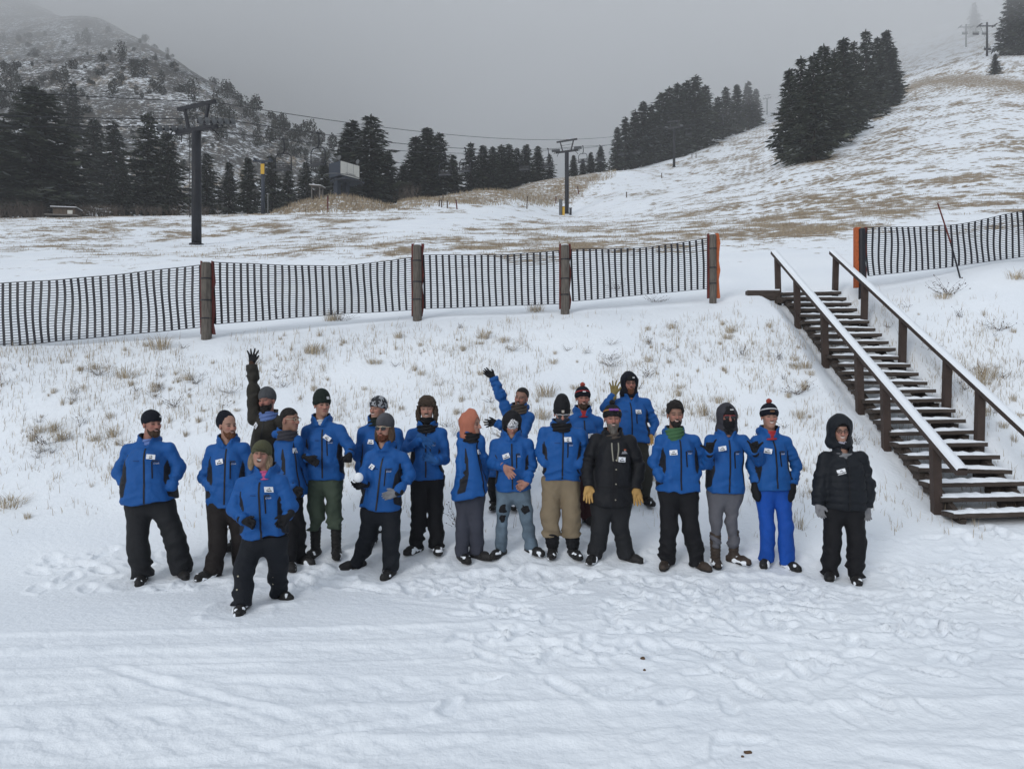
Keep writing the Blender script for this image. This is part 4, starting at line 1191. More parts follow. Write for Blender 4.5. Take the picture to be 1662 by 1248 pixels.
# ================================================================== PEOPLE
# surfaces are grown as smooth blended volumes, so every garment is one continuous skin
def nets(f, xs, ys, zs):
    """surface nets: field f<0 inside on a rectilinear grid -> verts, quads"""
    s = f < 0
    c = s[:-1, :-1, :-1].astype(np.int8)
    cnt = np.zeros(c.shape, np.int8)
    for a in (0, 1):
        for b in (0, 1):
            for d in (0, 1):
                cnt += s[a:a+c.shape[0], b:b+c.shape[1], d:d+c.shape[2]]
    act = (cnt > 0) & (cnt < 8)
    I = np.argwhere(act)
    vid = np.full(act.shape, -1, np.int64); vid[act] = np.arange(len(I))
    acc = np.zeros((len(I), 3)); num = np.zeros(len(I))
    G = (xs, ys, zs)
    corners = [(a, b, d) for a in (0, 1) for b in (0, 1) for d in (0, 1)]
    for ax in range(3):
        for c0 in corners:
            if c0[ax]: continue
            c1 = list(c0); c1[ax] = 1
            f0 = f[I[:, 0]+c0[0], I[:, 1]+c0[1], I[:, 2]+c0[2]]; f1 = f[I[:, 0]+c1[0], I[:, 1]+c1[1], I[:, 2]+c1[2]]
            m = (f0 < 0) != (f1 < 0)
            t = f0[m]/(f0[m]-f1[m])
            for k in range(3):
                i0 = I[m, k]+c0[k]; i1 = I[m, k]+c1[k]
                acc[m, k] += G[k][i0]*(1-t)+G[k][i1]*t
            num[m] += 1
    V = acc/num[:, None]
    Q = []
    for ax in range(3):
        sl0 = [slice(None)]*3; sl1 = [slice(None)]*3
        sl0[ax] = slice(0, -1); sl1[ax] = slice(1, None)
        e = s[tuple(sl0)] != s[tuple(sl1)]
        b, d = [(1, 2), (2, 0), (0, 1)][ax]
        E = np.argwhere(e)
        ok = (E[:, b] > 0) & (E[:, b] < f.shape[b]-1) & (E[:, d] > 0) & (E[:, d] < f.shape[d]-1)
        E = E[ok]
        def cell(ob, od):
            q = E.copy(); q[:, b] += ob; q[:, d] += od
            return vid[q[:, 0], q[:, 1], q[:, 2]]
        q = np.stack([cell(-1, -1), cell(0, -1), cell(0, 0), cell(-1, 0)], -1)
        inside = s[E[:, 0], E[:, 1], E[:, 2]]
        q[~inside] = q[~inside][:, ::-1]
        Q.append(q)
    Q = np.concatenate(Q)
    return V, Q[(Q >= 0).all(1)]

def smin(a, b, k):
    if k <= 0: return np.minimum(a, b)
    h = np.clip(.5+.5*(b-a)/k, 0, 1)
    return b+(a-b)*h-k*h*(1-h)
def smax(a, b, k): return -smin(-a, -b, k)

class Grid:
    def __init__(self, lo, hi, h):
        self.ax = [np.arange(lo[k]-2*h, hi[k]+2.5*h, h) for k in range(3)]
        self.h = h
        self.X, self.Y, self.Z = np.meshgrid(*self.ax, indexing='ij')
    def surf(self, f): return nets(f, *self.ax)

def rcone(X, Y, Z, a, b, ra, rb):
    a = np.asarray(a, float); b = np.asarray(b, float); d = b-a; L2 = max(float(d@d), 1e-9)
    t = np.clip(((X-a[0])*d[0]+(Y-a[1])*d[1]+(Z-a[2])*d[2])/L2, 0, 1)
    return np.sqrt((X-a[0]-t*d[0])**2+(Y-a[1]-t*d[1])**2+(Z-a[2]-t*d[2])**2)-(ra+(rb-ra)*t), t
def ell(X, Y, Z, c, r):
    q = np.sqrt(((X-c[0])/r[0])**2+((Y-c[1])/r[1])**2+((Z-c[2])/r[2])**2)
    return (q-1)*min(r)
def chain(X, Y, Z, pts, rad, k=.03):
    f = None
    for i in range(len(pts)-1):
        g, _ = rcone(X, Y, Z, pts[i], pts[i+1], rad[i], rad[i+1])
        f = g if f is None else smin(f, g, k)
    return f

# ------------------------------------------------------------------ fabrics
def fabric(name, col, rough=.75, bump=.55, bscale=20, sheen=.0, var=.10):
    return mat(name, col, rough, bump, bscale, var, 5, spec=.25, sheen=sheen)
def speckle(name, c0, c1, scale, thr):
    m = bpy.data.materials.new(name); nt, N, L, P = nodes_of(m); P.inputs['Roughness'].default_value = .85
    tc = N.new('ShaderNodeTexCoord'); n = N.new('ShaderNodeTexNoise'); n.inputs['Scale'].default_value = scale; n.inputs['Detail'].default_value = 1; L.new(tc.outputs['Object'], n.inputs['Vector'])
    mr = N.new('ShaderNodeMapRange'); mr.inputs['From Min'].default_value = thr; mr.inputs['From Max'].default_value = thr+.04; L.new(n.outputs['Fac'], mr.inputs['Value'])
    mx = N.new('ShaderNodeMix'); mx.data_type = 'RGBA'; mx.inputs['A'].default_value = (*c0, 1); mx.inputs['B'].default_value = (*c1, 1)
    L.new(mr.outputs['Result'], mx.inputs['Factor']); L.new(mx.outputs['Result'], P.inputs['Base Color']); return m
def jacket_material(name, col, panel):
    m = bpy.data.materials.new(name); nt, N, L, P = nodes_of(m)
    P.inputs['Roughness'].default_value = .68; P.inputs['Specular IOR Level'].default_value = .28
    a = N.new('ShaderNodeAttribute'); a.attribute_name = 'panel'
    mr = N.new('ShaderNodeMapRange'); mr.inputs['From Min'].default_value = -.004; mr.inputs['From Max'].default_value = .004
    L.new(a.outputs['Fac'], mr.inputs['Value'])
    tc = N.new('ShaderNodeTexCoord')
    n = N.new('ShaderNodeTexNoise'); n.inputs['Scale'].default_value = 6; n.inputs['Detail'].default_value = 3; L.new(tc.outputs['Object'], n.inputs['Vector'])
    c = N.new('ShaderNodeMix'); c.data_type = 'RGBA'; c.inputs['A'].default_value = (*[v*.82 for v in col], 1); c.inputs['B'].default_value = (*[v*1.15 for v in col], 1)
    L.new(n.outputs['Fac'], c.inputs['Factor'])
    mx = N.new('ShaderNodeMix'); mx.data_type = 'RGBA'; mx.inputs['B'].default_value = (*panel, 1)
    L.new(mr.outputs['Result'], mx.inputs['Factor']); L.new(c.outputs['Result'], mx.inputs['A']); L.new(mx.outputs['Result'], P.inputs['Base Color'])
    n2 = N.new('ShaderNodeTexNoise'); n2.inputs['Scale'].default_value = 13; n2.inputs['Detail'].default_value = 3; L.new(tc.outputs['Object'], n2.inputs['Vector'])
    b = N.new('ShaderNodeBump'); b.inputs['Strength'].default_value = .6; b.inputs['Distance'].default_value = .03
    L.new(n2.outputs['Fac'], b.inputs['Height']); L.new(b.outputs[0], P.inputs['Normal'])
    return m
J_BLUE = jacket_material('blue_shell', (.006, .078, .28), (.008, .009, .014))
J_BLACK = jacket_material('black_parka', (.006, .0065, .009), (.006, .0065, .009))
J_PUFF = jacket_material('dark_puffer', (.006, .008, .012), (.006, .008, .012))
J_OLIVE = jacket_material('dark_olive_coat', (.024, .021, .016), (.024, .021, .016))
F_BLACK = fabric('black_fabric', (0.0062, 0.0062, 0.0081)); F_CHAR = fabric('charcoal_trousers', (0.0136, 0.0143, 0.0167)); F_NAVY = fabric('blue_black_trousers', (0.0062, 0.0081, 0.0124))
F_BROWNB = fabric('brown_black_trousers', (0.0124, 0.0093, 0.0087)); F_GREEN = fabric('green_trousers', (.055, .075, .052)); F_GREY = fabric('grey_trousers', (.10, .10, .115))
F_SLATE = fabric('slate_trousers', (.042, .045, .062)); F_KHAKI = fabric('khaki_trousers', (.20, .155, .10)); F_BLUET = fabric('bright_blue_trousers', (.006, .065, .34))
F_OLIVET = fabric('olive_trousers', (0.0217, 0.0217, 0.0174)); F_REDB = fabric('dark_red_trousers', (.045, .012, .014))
F_ORANGE = fabric('rust_orange_hood', (.38, .135, .085)); F_GREENS = fabric('green_neck_warmer', (.045, .115, .05)); F_GREYB = fabric('blue_grey_gaiter', (.035, .042, .06))
F_HOODIE = fabric('dark_grey_hoodie', (.035, .034, .042)); F_LBLUE = fabric('light_blue_hoodie', (.12, .19, .42)); F_RED = fabric('red_collar', (.33, .025, .03))
F_WHITE = fabric('white_fabric', (.55, .55, .57)); F_TAN = fabric('tan_leather', (.42, .25, .085), .65, .2, 60); F_OLGLOVE = fabric('olive_leather', (.20, .155, .055), .65, .2, 60)
F_GGREY = fabric('grey_knit', (.19, .19, .20)); F_BGLOVE = fabric('blue_glove', (.010, .065, .20)); F_OLHAT = fabric('olive_knit', (.075, .075, .042), .9, .5, 120)
F_FUR = fabric('brown_fur', (.06, .042, .03), .95, .9, 90, var=.35); F_HEATH = fabric('heather_knit', (.075, .078, .085), .9, .5, 120, var=.35); F_CAMO = speckle('mottled_beanie', (.30, .31, .33), (.015, .016, .02), 24, .47)
F_GREENB = fabric('dark_green_beanie', (0.0112, 0.0174, 0.0149), .9, .4, 120); F_NAVYB = fabric('navy_beanie', (0.0050, 0.0062, 0.0124), .9, .4, 120); F_SCARF = fabric('camo_scarf', (.07, .055, .045), .9, .4, 40, var=.5)
F_POMR = fabric('red_pompom', (.33, .06, .04), .95, .9, 60); F_GOLD = mat('gold_band', (.35, .16, .04), .8); F_PATT = speckle('patterned_mask', (.62, .62, .64), (.02, .02, .025), 75, .52)
M_BOOT = mat('black_boot', (.014, .013, .013), .6, .2, 40, .3, 12); M_BOOTB = mat('brown_boot', (.045, .032, .025), .6, .2, 40, .3, 12)
M_SOLE = mat('boot_sole', (.02, .019, .018), .8); M_CARD = mat('white_badge', (.78, .79, .82), .45)
M_EYEG = mat('dark_lens', (.01, .01, .012), .15, spec=.6); M_REDG = mat('red_glasses_frame', (.30, .02, .03), .4); M_PURP = mat('purple_goggle_lens', (.16, .03, .22), .15, spec=.7)
M_ZIP = mat('black_zip', (.006, .006, .008), .5); M_TEXTP = mat('pale_script', (.5, .5, .55), .6); M_SNOWB = mat('packed_snowball', (.86, .88, .91), .6, .5, 60)
M_TAB = mat('navy_tab', (.006, .03, .12), .7); M_METAL = mat('bright_stud', (.55, .50, .38), .35, metal=.8)
HAIRC = {'dark': (.012, .009, .008), 'brown': (.05, .028, .016), 'red': (.10, .030, .014), 'grey': (.13, .115, .10), 'ginger': (.115, .045, .02), 'blond': (.23, .17, .11), 'lightbrown': (.075, .045, .028)}
def hair_mat(k): return mat('hair_'+k, HAIRC[k], .75, .9, 120, .45, 40, stretch=(1, 1, .25))
def skin_material(name, col):
    m = bpy.data.materials.new(name); nt, N, L, P = nodes_of(m)
    P.inputs['Roughness'].default_value = .55; P.inputs['Subsurface Weight'].default_value = .0
    P.inputs['Specular IOR Level'].default_value = .35
    prev = None
    base = N.new('ShaderNodeRGB'); base.outputs[0].default_value = (*col, 1); prev = base.outputs[0]
    for an, c in (('flush', (.42, .14, .11)), ('lip', (.30, .085, .075)), ('dark', (.016, .011, .010)), ('teeth', (.70, .68, .62))):
        a = N.new('ShaderNodeAttribute'); a.attribute_name = an
        mx = N.new('ShaderNodeMix'); mx.data_type = 'RGBA'; mx.clamp_factor = True; mx.inputs['B'].default_value = (*c, 1)
        L.new(a.outputs['Fac'], mx.inputs['Factor']); L.new(prev, mx.inputs['A']); prev = mx.outputs['Result']
    L.new(prev, P.inputs['Base Color'])
    return m
SKIN = [skin_material('skin_fair', (.33, .185, .135)), skin_material('skin_ruddy', (.29, .14, .105)), skin_material('skin_tan', (.25, .135, .095))]

BADGE_ME = MB().box((0, 0, 0), (.088, .006, .056)).mesh('name_badge'); BADGE_ME.materials.append(M_CARD)
mk = MB(); mk.v = [Vector(p) for p in ((-.016, -.0036, .003), (-.006, -.0036, .013), (.0, -.0036, .006), (.007, -.0036, .018), (.018, -.0036, .003))]; mk.f = [[0, 1, 2], [2, 3, 4], [0, 2, 4]]
MARK_ME = mk.mesh('badge_mark'); MARK_ME.materials.append(M_INK)
LOGO1 = text_mesh('PEBBLE', .026, 'chest_lettering', .0006); LOGO1.materials.append(M_INK)
LOGO2 = text_mesh('Creek', .024, 'chest_script', .0002, .3); LOGO2.materials.append(M_TEXTP)

def rotm(yaw, pitch=0, roll=0):
    """head frame: x image right, y away from camera, z up; yaw>0 turns to image right, pitch>0 looks down"""
    return Matrix.Rotation(R(yaw), 3, 'Z') @ Matrix.Rotation(R(pitch), 3, 'X') @ Matrix.Rotation(R(roll), 3, 'Y')

class Person:
    def __init__(s, label, h, feet, d_off=0.0, hs=1.0, seed=0, group=None):
        s.seed = seed; s.rng = random.Random(seed)
        s.feet = []
        for (px, py) in feet:
            p = hit(px, py, 6.0, 30); s.feet.append(p); assert any((p-q).length < .05 for q in FEET), (px, py)
        s.d = sum(p.y for p in s.feet)/len(s.feet)+d_off
        X = sum(p.x for p in s.feet)/len(s.feet)
        s.base = Vector((X, s.d, mesh_z(X, s.d)))
        s.o = empty('person', s.base); tag(s.o, label, 'person', group)
        s.hs = hs*1.10; s.h = h
    def P(s, px, py, dy=0.0): return pix(px, py, s.d-dy)-s.base
    def add(s, name, V, Q, m, parent=None, attrs=None):
        return link(name, npmesh(name, V, Q, True, attrs), parent or s.o, m)

    # -------------------------------------------------- head, hair, hats
    def head(s, c, yaw=0, pitch=0, roll=0, skin=0, beard=None, moust=None, hair=None, smile=0.0, openm=0.0, cover=None, beardlen=.0, hairstyle='short'):
        s.hc = s.P(*c); s.hm = rotm(yaw, pitch, roll); s.hmi = s.hm.inverted(); k = s.hs; s.hyaw = yaw
        hm = np.array(s.hm); hc = np.array(s.hc)
        nb = np.array(s.nb)
        lo = np.minimum(hc-.14*k, nb-.2); hi = np.maximum(hc+.14*k, nb+.2); lo[2] = nb[2]-.14; 
        # fine grid at the head, coarser below in the covered body
        h = .0062
        def axis(a, b, f0, f1, coarse):
            return np.unique(np.round(np.concatenate([np.arange(f0, f1, h), np.arange(a, f0, coarse), np.arange(f1, b+coarse, coarse)]), 5))
        bl, bh = s.bbox
        xs = axis(bl[0]-.05, bh[0]+.05, hc[0]-.12*k, hc[0]+.12*k, .026); ys = axis(bl[1]-.05, bh[1]+.05, hc[1]-.14*k, hc[1]+.14*k, .03); zs = axis(bl[2]-.02, hc[2]+.15*k, hc[2]-.15*k, hc[2]+.15*k, .035)
        X, Y, Z = np.meshgrid(xs, ys, zs, indexing='ij')
        def loc(X, Y, Z):
            dx, dy, dz = X-hc[0], Y-hc[1], Z-hc[2]
            return [(hm[0][i]*dx+hm[1][i]*dy+hm[2][i]*dz)/k for i in range(3)]
        x, y, z = loc(X, Y, Z)
        f = ell(x, y, z, (0, .018, .035), (.076, .096, .088))
        f = smin(f, ell(x, y, z, (0, -.028, -.045), (.060, .060, .078)), .035)          # face and jaw
        f = smin(f, ell(x, y, z, (0, -.062, -.098), (.028, .024, .022)), .025)          # chin
        f = smin(f, ell(x, y, z, (-.038, -.055, -.022), (.022, .022, .022)), .02); f = smin(f, ell(x, y, z, (.038, -.055, -.022), (.022, .022, .022)), .02)
        f = smin(f, rcone(x, y, z, (0, -.086, .010), (0, -.105, -.030), .009, .014)[0], .012)   # nose
        f = smin(f, rcone(x, y, z, (-.012, -.09, -.034), (.012, -.09, -.034), .009, .009)[0], .01)
        f = smin(f, rcone(x, y, z, (-.04, -.068, .022), (.04, -.068, .022), .011, .011)[0], .012)  # brow
        for sx in (-1, 1):
            f = smax(f, -ell(x, y, z, (sx*.031, -.092, .002), (.017, .016, .011)), .012)  # eye socket
            f = smin(f, ell(x, y, z, (sx*.031, -.070, .001), (.013, .013, .010)), .004)   # eyeball
            f = smin(f, ell(x, y, z, (sx*.078, .012, -.012), (.009, .019, .031)), .006)   # ear
        f = smin(f, rcone(x, y, z, (-.020, -.080, -.063), (.020, -.080, -.063), .008, .008)[0], .008)
        if openm: f = smax(f, -ell(x, y, z, (0, -.098, -.066), (.021, .022, .008+.016*openm)), .006)
        # neck and the body under the clothes, one continuous figure
        nk = s.hc+s.hm @ Vector((0, .028, -.05))*k
        g, _ = rcone(X, Y, Z, nk, nb-np.array([0, 0, .04]), .054*k, .062)
        f = smin(f, g, .03)
        for (pts, rad) in s.limbs: f = smin(f, chain(X, Y, Z, pts, rad, .03), .04)
        V, Q = nets(f, xs, ys, zs)
        x, y, z = loc(V[:, 0], V[:, 1], V[:, 2])
        front = np.clip((-y-.03)/.03, 0, 1)
        sm = .010*smile*np.clip(np.abs(x)/.026, 0, 1.3)**2
        lip = np.exp(-(((x)/(.023+.006*smile))**4+((z+.064-sm)/(.0085+.01*openm))**2))*front
        dark = 0*x
        for sx in (-1, 1):
            dark = np.maximum(dark, np.exp(-(((x-sx*.031)/.016)**4+((z-.001)/(.0075 if not smile else .006))**2))*.9*front)
            dark = np.maximum(dark, np.exp(-(((x-sx*.033)/.021)**4+((z-.024+.05*np.abs(x-sx*.03))/.006)**2))*(.75 if hair != 'blond' else .4)*front)
        if openm: dark = np.maximum(dark, np.exp(-((x/.018)**4+((z+.068)/(.006+.011*openm))**4))*front)
        dark = np.maximum(dark, .55*np.exp(-((x/.02)**4+((z+.044)/.004)**2))*front)
        teeth = np.exp(-((x/.02)**4+((z+.060-sm)/(.0055))**2))*front*min(1, smile) if smile > .5 else 0*x
        flush = .55*front*(np.exp(-(((np.abs(x)-.04)/.018)**2+((z+.022)/.02)**2))+np.exp(-((x/.014)**2+((z+.026)/.016)**2)))+.3*np.exp(-(((np.abs(x)-.08)/.01)**2))
        s.body = s.add('body', V, Q, SKIN[skin], None, {'lip': lip*.8, 'dark': np.clip(dark*1.15, 0, 1), 'teeth': teeth, 'flush': flush})
        s.headgrid(.0068)
        if beard:
            x, y, z = s.hx
            b = ell(x, y, z, (0, -.029, -.048), (.0645, .0655, .082)); b = smin(b, ell(x, y, z, (0, -.066, -.105-beardlen*.4), (.036, .032, .030+beardlen*.6)), .03)
            b = b+.004*noise3(x*70, y*70, z*45)
            ax = np.abs(x)
            line = np.interp(ax, [0, .022, .045, .08], [-.046, -.052, -.068, -.064])+.95*np.clip(y+.050, 0, .07)+(.016*np.clip((ax-.02)/.02, 0, 1) if beardlen > .015 else 0)
            b = smax(b, z-line, .008)
            b = smax(b, -ell(x, y, z, (0, -.112, -.065), (.026, .036, .0095+.014*openm)), .003)
            b = smax(b, y-.018, .01)
            s.put('beard', b, hair_mat(beard))
        if moust:
            x, y, z = s.hx
            b = smin(rcone(x, y, z, (0, -.095, -.047), (.026, -.084, -.055), .008, .005)[0], rcone(x, y, z, (0, -.095, -.047), (-.026, -.084, -.055), .008, .005)[0], .004)
            s.put('moustache', b, hair_mat(moust))
        if hair and hairstyle:
            x, y, z = s.hx
            b = ell(x, y, z, (0, .020, .040), (.085, .106, .098))
            n = noise3(x*28, y*28, z*28)
            if hairstyle == 'buzz':
                b = ell(x, y, z, (0, .018, .035), (.080, .100, .0925)); b = smax(b, -(z-(.045-.9*np.clip(y+.02, 0, .09))), .01); b = smax(b, -(y+.075), .01)
            elif hairstyle == 'full':
                b = ell(x, y, z, (0, .014, .052), (.090, .110, .104))+.010*n; b = smax(b, -(z-(.064-1.1*np.clip(y+.03, 0, .11)-2.2*np.clip(np.abs(x)-.048, 0, .04))), .012)
                b = smin(b, ell(x, y, z, (.07, .05, .0), (.025, .04, .05))+.006*n, .02)
            elif hairstyle == 'slick':
                b = ell(x, y, z, (0, .022, .040), (.081, .104, .094)); b = smax(b, -(z-(.075-1.2*np.clip(y+.04, 0, .11))), .01)
            elif hairstyle == 'long':
                b = ell(x, y, z, (.0, .03, -.02), (.088, .085, .10)); 
                for sx in (-1, 1):
                    b = smin(b, ell(x, y, z, (sx*.078, .005, -.075), (.036, .05, .075)), .03)
                b = b+.007*noise3(x*45, y*45, z*12); b = smax(b, -(y+.035), .015)
            else:
                b = smax(b+.003*n, -(z-(.05-1.1*np.clip(y+.03, 0, .11))), .01)
            s.put('hair', b, hair_mat(hair))
    def headgrid(s, h):
        k = s.hs; hc = np.array(s.hc)
        s.g = Grid(hc-np.array([.17, .19, .23])*k, hc+np.array([.17, .19, .26])*k, h)
        hm = np.array(s.hm); dx, dy, dz = s.g.X-hc[0], s.g.Y-hc[1], s.g.Z-hc[2]
        s.hx = [(hm[0][i]*dx+hm[1][i]*dy+hm[2][i]*dz)/k for i in range(3)]
    def put(s, name, f, m, parent=None, attrs=None):
        V, Q = s.g.surf(f)
        if not len(Q): return None
        return s.add(name, V, Q, m, parent, attrs)
    def hpt(s, p): return s.hc+s.hm @ (Vector(p)*s.hs)
    def beanie(s, m, brim=.045, tall=.0, cuff=True, tilt=.25, slouch=0, pom=None, band=None, patch=None, patchm=None, flare=0):
        x, y, z = s.hx
        c = ell(x, y, z, (0, .02+slouch*.03, .045+tall*.45), (.091, .112, .100+tall*.55))
        if tall > .04: c = smin(c, ell(x, y, z, (.0, .03, .125+tall*.8), (.05, .055, .04)), .03)
        if slouch: c = smin(c, ell(x, y, z, (-.01, .06, .11), (.055, .05, .05)), .03)
        line = brim-tilt*(y+.08)-.012
        c = c+.0016*np.sin(np.arctan2(x, y)*46)
        c = smax(c, line-z, .006)
        o = s.put('beanie', c, m)
        if cuff:
            b = ell(x, y, z, (0, .02, .045), (.097, .118, .108)); b = smax(b, line-.004-z, .006); b = smax(b, z-line-.052, .008)
            s.put('cuff', b+.0014*np.sin(np.arctan2(x, y)*52), m if cuff is True else cuff, o)
        if band:
            b = ell(x, y, z, (0, .02, .045+tall*.45), (.095, .116, .104+tall*.55)); b = smax(b, line+.058-z, .003); b = smax(b, z-line-.074, .003)
            s.put('stripe', b, band, o)
        if pom:
            b = ell(x, y, z, (0, .025, .162+tall), (.03, .03, .027))+.005*noise3(x*90, y*90, z*90)
            s.put('pompom', b, pom, o)
        if patch:
            w, hh, px_, pz = patch
            q = s.hpt((px_, -.107 if abs(px_) < .02 else -.085, pz))
            t = MB().box((0, 0, 0), (w, .006, hh)).build('patch', patchm or F_WHITE, o); t.location = q
            t.rotation_euler = (s.hm @ Matrix.Rotation(px_*9, 3, 'Z') @ Matrix.Rotation(R(-12), 3, 'X')).to_euler()
        return o
    def hood(s, m, inner=None, opening=(.066, .088, -.005), big=1.0, low=-.16, peak=0.0):
        x, y, z = s.hx
        a = ell(x, y, z, (0, .03, .02), (.108*big, .128*big, .128*big)); a = smin(a, ell(x, y, z, (0, .035, -.13), (.112*big, .105*big, .085)), .06)
        if peak: a = smin(a, ell(x, y, z, (0, .01, .12), (.03, .05, .03+peak)), .05)
        a = a+.007*(np.abs(noise3(x*14, y*14, z*9+s.seed))*2-.7)
        a = smax(a, -ell(x, y, z, (0, -.12, opening[2]), (opening[0], .13, opening[1])), .012)
        a = smax(a, low-z, .01)
        a = smax(a, -(ell(x, y, z, (0, .0, -.02), (.076, .088, .115))), .004)
        return s.put('hood', a, m)
    def gaiter(s, m, top=-.02, name='neck_gaiter', r=1.0):
        x, y, z = s.hx
        a = ell(x, y, z, (0, -.026, -.05), (.070*r, .075*r, .088)); a = smin(a, ell(x, y, z, (0, .015, -.14), (.078*r, .085*r, .05)), .04)
        a = smin(a, ell(x, y, z, (0, -.096, -.034), (.018, .018, .016)), .02)
        a = a+.0035*np.sin(z*120+3*x*30)*np.clip(-z*6, 0, 1)
        a = smax(a, z-top-.25*np.clip(y+.03, 0, 1)*-1, .006); a = smax(a, -.19-z, .01)
        return s.put(name, a, m)
    def collar(s, m, r=.085, lo=-.06, hi=.05, name='scarf', amp=.006):
        """ring of cloth round the neck"""
        c = np.array(s.nb); g = Grid(c+np.array([-.16, -.16, lo-.03]), c+np.array([.16, .16, hi+.05]), .008)
        x, y, z = g.X-c[0], g.Y-c[1], g.Z-c[2]
        q = np.sqrt(x*x+(y/1.0)**2)
        f = np.maximum(np.abs(q-r-.0)-.024, np.maximum(lo-z, z-hi+.15*y))+amp*np.sin(z*150+np.arctan2(x, y)*3)
        V, Q = g.surf(f); return s.add(name, V, Q, m)
    def glasses(s, kind, m=None, zz=.004):
        m = m or M_EYEG; y0 = -.098
        def tp(pts): return [s.hpt(p) for p in pts]
        o = None
        if kind == 'sun':
            b = MB()
            for sx in (-1, 1):
                pts = [(sx*.031+.026*math.cos(a)*(1.05), y0-.002+.010*abs(math.cos(a)), zz+.019*math.sin(a)-(.003 if math.sin(a) < 0 else 0)) for a in np.linspace(0, 6.283, 15)[:-1]]
                k0 = len(b.v); b.v += [s.hpt(p) for p in pts]; b.v += [s.hpt((p[0], p[1]+.006, p[2])) for p in pts]
                n = len(pts); b.f.append([k0+i for i in range(n)]); b.f += [[k0+i, k0+n+i, k0+n+(i+1) % n, k0+(i+1) % n] for i in range(n)]
            o = b.build('sunglasses', M_EYEG, s.o)
            fr = MB()
            fr.tube(tp([(-.058, y0+.01, zz+.014), (-.03, y0-.004, zz+.020), (0, y0-.006, zz+.014), (.03, y0-.004, zz+.020), (.058, y0+.01, zz+.014)]), .0038, 5)
            for sx in (-1, 1): fr.tube(tp([(sx*.058, y0+.01, zz+.014), (sx*.078, -.02, zz+.010), (sx*.082, .02, zz+.004)]), .003, 5)
            fr.build('frame', m, o, True)
        elif kind == 'clear':
            fr = MB()
            for sx in (-1, 1):
                fr.tube(tp([(sx*.031+.023*math.cos(a), y0, zz-.002+.018*math.sin(a)) for a in np.linspace(0, 6.283, 17)]), .0028, 5, False)
                fr.tube(tp([(sx*.055, y0+.004, zz+.006), (sx*.078, -.02, zz+.006), (sx*.082, .02, zz)]), .0022, 5)
            fr.tube(tp([(-.009, y0, zz+.003), (.009, y0, zz+.003)]), .0025, 5)
            o = fr.build('eyeglasses', m, s.o, True)
        return o

    # -------------------------------------------------- jacket
    def torso(s, nb, shL, shR, hem, yaw=0, dep=.62, chest=None, hemw=None, waist=1.0, hem_r=None):
        """nb neck base, sh* shoulder joints, hem (xl, xr, y)"""
        s.nb = s.P(*nb); s.shL = s.P(*shL); s.shR = s.P(*shR); s.tyaw = yaw
        hl, hr = s.P(hem[0], hem[2]), s.P(hem[1], hem[3] if len(hem) > 3 else hem[2])
        s.hz = min(hl.z, hr.z); s.hemL, s.hemR = hl, hr
        s.hcx = (hl.x+hr.x)/2; s.hw = (hr.x-hl.x)/2
        s.sz = (s.shL.z+s.shR.z)/2; s.scx = (s.shL.x+s.shR.x)/2; s.sw = abs(s.shR.x-s.shL.x)/2
        s.dep = dep; s.waist = waist
        cy = math.cos(R(yaw)); sy = abs(math.sin(R(yaw)))
        s.yoff = (s.shL.y+s.shR.y)/2*.5
    def tfield(s, X, Y, Z):
        """torso field; also returns side coordinate and height fraction for the panels"""
        v = (Z-s.hz)/(s.sz-s.hz)
        vv = np.clip(v, -.2, 1.15)
        cx = s.hcx+(s.scx-s.hcx)*np.clip(vv, 0, 1.1); cyy = s.yoff*np.clip(vv, 0, 1)
        w = np.interp(vv, [-.2, 0, .12, .45, .8, 1.0, 1.15], [s.hw*.98, s.hw, s.hw*1.0, (s.hw*.48+s.sw*.52)*1.01*s.waist, s.sw*1.0, s.sw*.72, s.sw*.4])
        r_ref = max(s.hw, s.sw)
        if abs(s.tyaw) > 35: dp = w*1.12
        else: dp = np.interp(vv, [-.2, 0, .5, .85, 1.0, 1.15], [.80, .82, .80, .74, .55, .32])*r_ref*(s.dep/.67)
        x, y = X-cx, Y-cyy
        q = (np.abs(x/w)**2.5+np.abs(y/dp)**2.5)**(1/2.5)
        f = (q-1)*np.minimum(w, dp)
        hemline = s.hemL.z+(s.hemR.z-s.hemL.z)*np.clip((X-s.hemL.x)/max(s.hemR.x-s.hemL.x, .01), 0, 1)
        f = smax(f, hemline-Z, .012)
        f = smax(f, (Z-s.sz-.012), .06)
        n = .010*noise3(X*5+s.seed, Y*5, Z*2.6)+.010*(np.abs(noise3(X*8+s.seed, Y*8, Z*3+X*4))*2-.7)
        n = n+.017*(np.abs(noise3(X*3+s.seed*3, Y*3, Z*11+4*np.abs(x)))*2-.7)*np.clip(1.25-np.abs(v-.18)/.4, .15, 1)
        return f+n, x/w, v, y/dp
    def arm(s, side, el, wr, r=(.062, .060, .051), inpocket=False):
        sh = s.shL if side == 'L' else s.shR
        e, w = s.P(*el), s.P(*wr)
        s.arms.append((side, sh, e, w, r, inpocket)); return w
    def afield(s, X, Y, Z, a, seed):
        side, sh, e, w, r, pk = a
        g1, t1 = rcone(X, Y, Z, sh, e, r[0], r[1]); g2, t2 = rcone(X, Y, Z, e, w, r[1], r[2])
        L1, L2 = (e-sh).length, (w-e).length
        wr1 = np.abs(noise3(t1*L1*15+seed*5.3, X*6, Y*6+Z*2))*2-.7
        f1 = g1+.019*wr1*np.clip(.25+t1*1.1, .3, 1)
        wr2 = np.abs(noise3(t2*L2*17+seed*3.1+9, X*6, Y*6+Z*2))*2-.7
        f2 = g2+.021*wr2*np.clip(1.25-t2*.7, .4, 1)
        f = smin(f1, f2, .03)
        # flat end of the cuff
        d = np.array((w-e).normalized())
